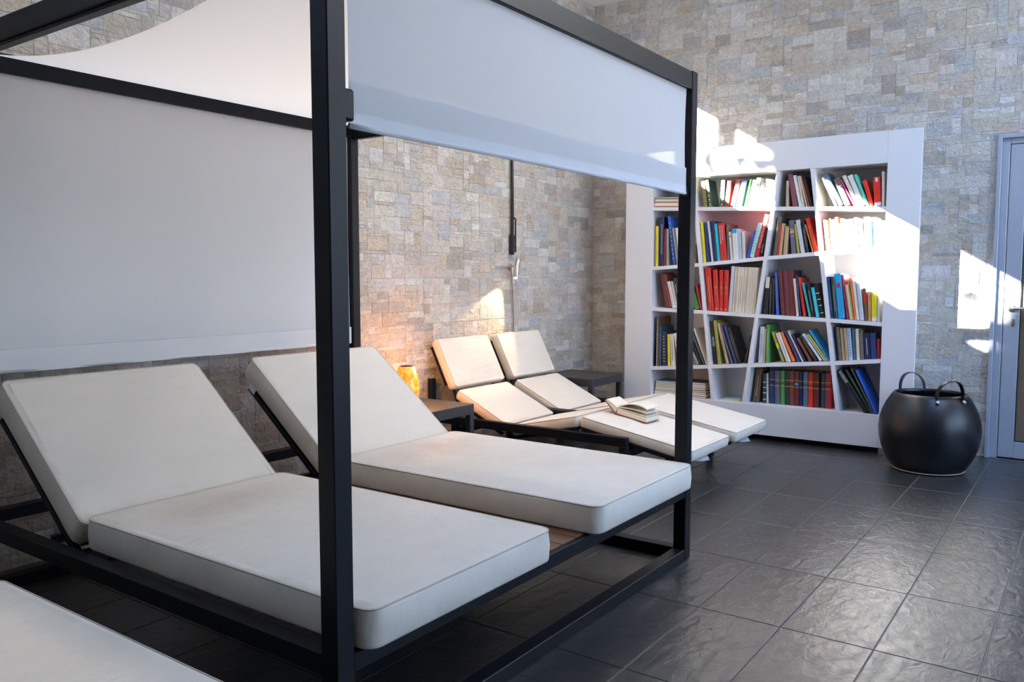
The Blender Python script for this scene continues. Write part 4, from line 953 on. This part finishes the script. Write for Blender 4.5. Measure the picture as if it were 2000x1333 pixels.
dsp = Vector((-0.52, 0.22, -0.82)); so.location = bot+ax*0.012-wlmp.location; so.rotation_euler = dsp.to_track_quat('-Z', 'Y').to_euler()

# window opening gear on the wall
wg = empty('window_crank', (5.235, YL, 2.0)); tag(wg, 'black window opening rod with crank bracket on the stone wall', 'window rod')
def gp(name, m, mb, smooth=False, parent=None): 
    o = shifted(mb, local(wg)).build(name, m, wg, smooth)
    if parent is not None: o.parent = parent
    return o
gp('rod', MT['blackplastic'], MB().cbox(5.222, 5.244, YL-0.030, YL-0.012, 1.42, 2.62, 0.003))
hs_ = gp('bracket', MT['blackplastic'], MB().cbox(5.212, 5.262, YL-0.024, YL-0.004, 1.425, 1.575, 0.004))
gp('lever', MT['blackplastic'], MB().tube([(5.262, YL-0.03, 1.44), (5.262, YL-0.03, 1.695), (5.248, YL-0.03, 1.705), (5.236, YL-0.03, 1.700)], 0.006, 8), True)
for z in (1.440, 1.465): gp('screw', MT['chrome'], (lambda m: (setattr(m, 'v', [(5.250+x, YL-0.024-zz, z+y) for x, y, zz in m.v]), m)[1])(MB().lathe([(0.005, 0), (0.004, 0.003)], 10)))

# ------------------------------------------------------------------ amber glass table lamp
tl = empty('table_lamp', (3.765, 3.49, 0.4505)); tag(tl, 'glowing amber glass lamp on the side table behind the mattress', 'lamp')
m = bpy.data.materials.new('amber_glass'); m.use_nodes = True; N, L = nodes_of(m); P = N['Principled BSDF']
P.inputs['Base Color'].default_value = (0.7, 0.14, 0.01, 1); P.inputs['Roughness'].default_value = 0.18
tc = N.new('ShaderNodeTexCoord'); n = N.new('ShaderNodeTexNoise'); n.inputs['Scale'].default_value = 14; n.inputs['Detail'].default_value = 4; n.inputs['Distortion'].default_value = 2; L.new(tc.outputs['Object'], n.inputs['Vector'])
cr = N.new('ShaderNodeValToRGB'); cr.color_ramp.elements[0].position = 0.42; cr.color_ramp.elements[0].color = (1.0, 0.20, 0.004, 1); cr.color_ramp.elements[1].position = 0.66; cr.color_ramp.elements[1].color = (1.0, 0.55, 0.12, 1)
L.new(n.outputs['Fac'], cr.inputs[0]); L.new(cr.outputs[0], P.inputs['Emission Color']); P.inputs['Emission Strength'].default_value = 1.15
lp = [(0.052,0.0),(0.060,0.02),(0.074,0.06),(0.080,0.10),(0.078,0.14),(0.068,0.18),(0.056,0.22),(0.050,0.245),(0.047,0.245),(0.053,0.22),(0.064,0.18),(0.074,0.14),(0.076,0.10),(0.070,0.06),(0.050,0.012)]
MB().lathe(lp, 36, True, True).build('shade', m, tl, smooth=True)
MB().lathe([(0.045, 0.246), (0.030, 0.252), (0.02, 0.252)], 24, True, True).build('socket', MT['blackplastic'], tl)
pd = bpy.data.lights.new('amber_bulb', 'POINT'); pd.energy = 8.5; pd.color = (1.0, 0.42, 0.14); pd.shadow_soft_size = 0.06
po = bpy.data.objects.new('amber_bulb', pd); COL.objects.link(po); po.parent = tl; po.location = (0.075, -0.065, 0.25)

# ------------------------------------------------------------------ open book on the lounger
M, Lf = seg_matrix(PROF[3], PROF[4], 0.0)
sl = math.atan2(PROF[3][1]-PROF[4][1], PROF[3][0]-PROF[4][0])
zf = lambda y: PROF[4][1]+(y-PROF[4][0])*math.tan(sl)
ob = empty('open_book', (4.50, 2.415, zf(2.415)+0.0115), (sl, 0, math.radians(-4))); tag(ob, 'thick open book lying on the foot cushion of the lounger', 'book')
# local: -y towards the foot (thick half), +y the thin half, x away from camera
def obp(name, mt, mb, smooth=False): return mb.build(name, mt, ob, smooth)
obp('cover', bmat('brown_red'), MB().box(0, 0.155, -0.215, -0.005, 0, 0.003).box(0, 0.155, -0.005, 0.012, 0.0, 0.003).prism([(0,0.012,0.0),(0,0.100,0.060),(0,0.098,0.063),(0,0.011,0.003)], [(0.155,0.012,0.0),(0.155,0.100,0.060),(0.155,0.098,0.063),(0.155,0.011,0.003)]))
obp('page_block', MT['pages'], MB().box(0.004, 0.151, -0.210, 0.0, 0.003, 0.032))
for i, (a0, a1, tilt) in enumerate(((0.0245, 0.010, 0.020), (0.036, 0.009, 0.034), (0.047, 0.006, 0.052))):
    # fanned leaves rising toward the free edge
    z0 = a0; pts = []
    for k in range(9):
        u = k/8; y = -0.004-0.200*u; z = 0.033+i*0.008+ (tilt-0.018)*math.sin(u*1.9) + 0.010*math.sin(u*math.pi)*(i == 2)
        pts.append((y, z))
    lower = [(0.004, y, z) for y, z in pts]; upper = [(0.004, y, z+0.005) for y, z in pts][::-1]
    pa = lower+upper; pb = [(0.151, y, z) for _, y, z in pa]
    obp('leaf_fan', MT['pages'], MB().prism(pa, pb))
obp('thin_half', MT['pages'], MB().prism([(0.004,0.010,0.004),(0.004,0.094,0.062),(0.004,0.086,0.072),(0.004,0.030,0.052),(0.004,0.0,0.040)], [(0.151,0.010,0.004),(0.151,0.094,0.062),(0.151,0.086,0.072),(0.151,0.030,0.052),(0.151,0.0,0.040)]))

# ------------------------------------------------------------------ tree outside the high windows: its crown and one branch dapple the sun
tr = empty('garden_tree', (-5.95, 6.9, 0)); tag(tr, 'leafy tree outside the high windows', 'tree')
MB().lathe([(0.22, 0), (0.17, 1.2), (0.14, 3.0), (0.06, 4.6)], 12).build('trunk', MT['bark'], tr, smooth=True)
r2 = random.Random(2)
def leaf(mb, c, s_):
    a = Vector((r2.gauss(0,1), r2.gauss(0,1), r2.gauss(0,1))).normalized(); b = a.orthogonal().normalized()
    mb.add([c-a*s_, c+b*s_*0.5, c+a*s_, c-b*s_*0.5], [(0,1,2,3)])
mb = MB()
for _ in range(6500):
    while True:
        p = Vector((r2.uniform(-1, 1), r2.uniform(-1, 1), r2.uniform(-1, 1)))
        if p.length < 1: break
    leaf(mb, Vector((p.x*1.45-0.25, p.y*1.6, 4.45+p.z*1.95)), r2.uniform(0.10, 0.2))
o = mb.build('foliage', MT['leaf'], tr, fix=False); tag(o, kind='stuff')
bp = [(-5.95, 6.9, 3.4), (-4.2, 6.5, 3.95), (-2.6, 6.08, 4.33), (-1.75, 6.0, 4.37), (-0.6, 5.95, 4.50), (0.75, 5.9, 4.72)]
bpts = []
for a, b in zip(bp[:-1], bp[1:]): bpts += [Vector(a).lerp(Vector(b), k/4) for k in range(4)]
bpts.append(Vector(bp[-1]))
mb = MB().tube([p-Vector((-5.95, 6.9, 0)) for p in bpts], 0.024, 7); mb.build('branch', MT['bark'], tr, smooth=True)
mb = MB()
for x0, x1, z0, z1, nn in ((-2.35, -1.5, 4.30, 4.46, 26), (-0.30, 0.75, 4.20, 4.62, 95), (-1.2, -0.45, 4.3, 4.6, 10)):
    for _ in range(nn): leaf(mb, Vector((r2.uniform(x0, x1)+5.95, r2.uniform(5.85, 6.1)-6.9, r2.uniform(z0, z1))), r2.uniform(0.05, 0.10))
o = mb.build('branch_leaves', MT['leaf'], tr, fix=False); tag(o, kind='stuff')
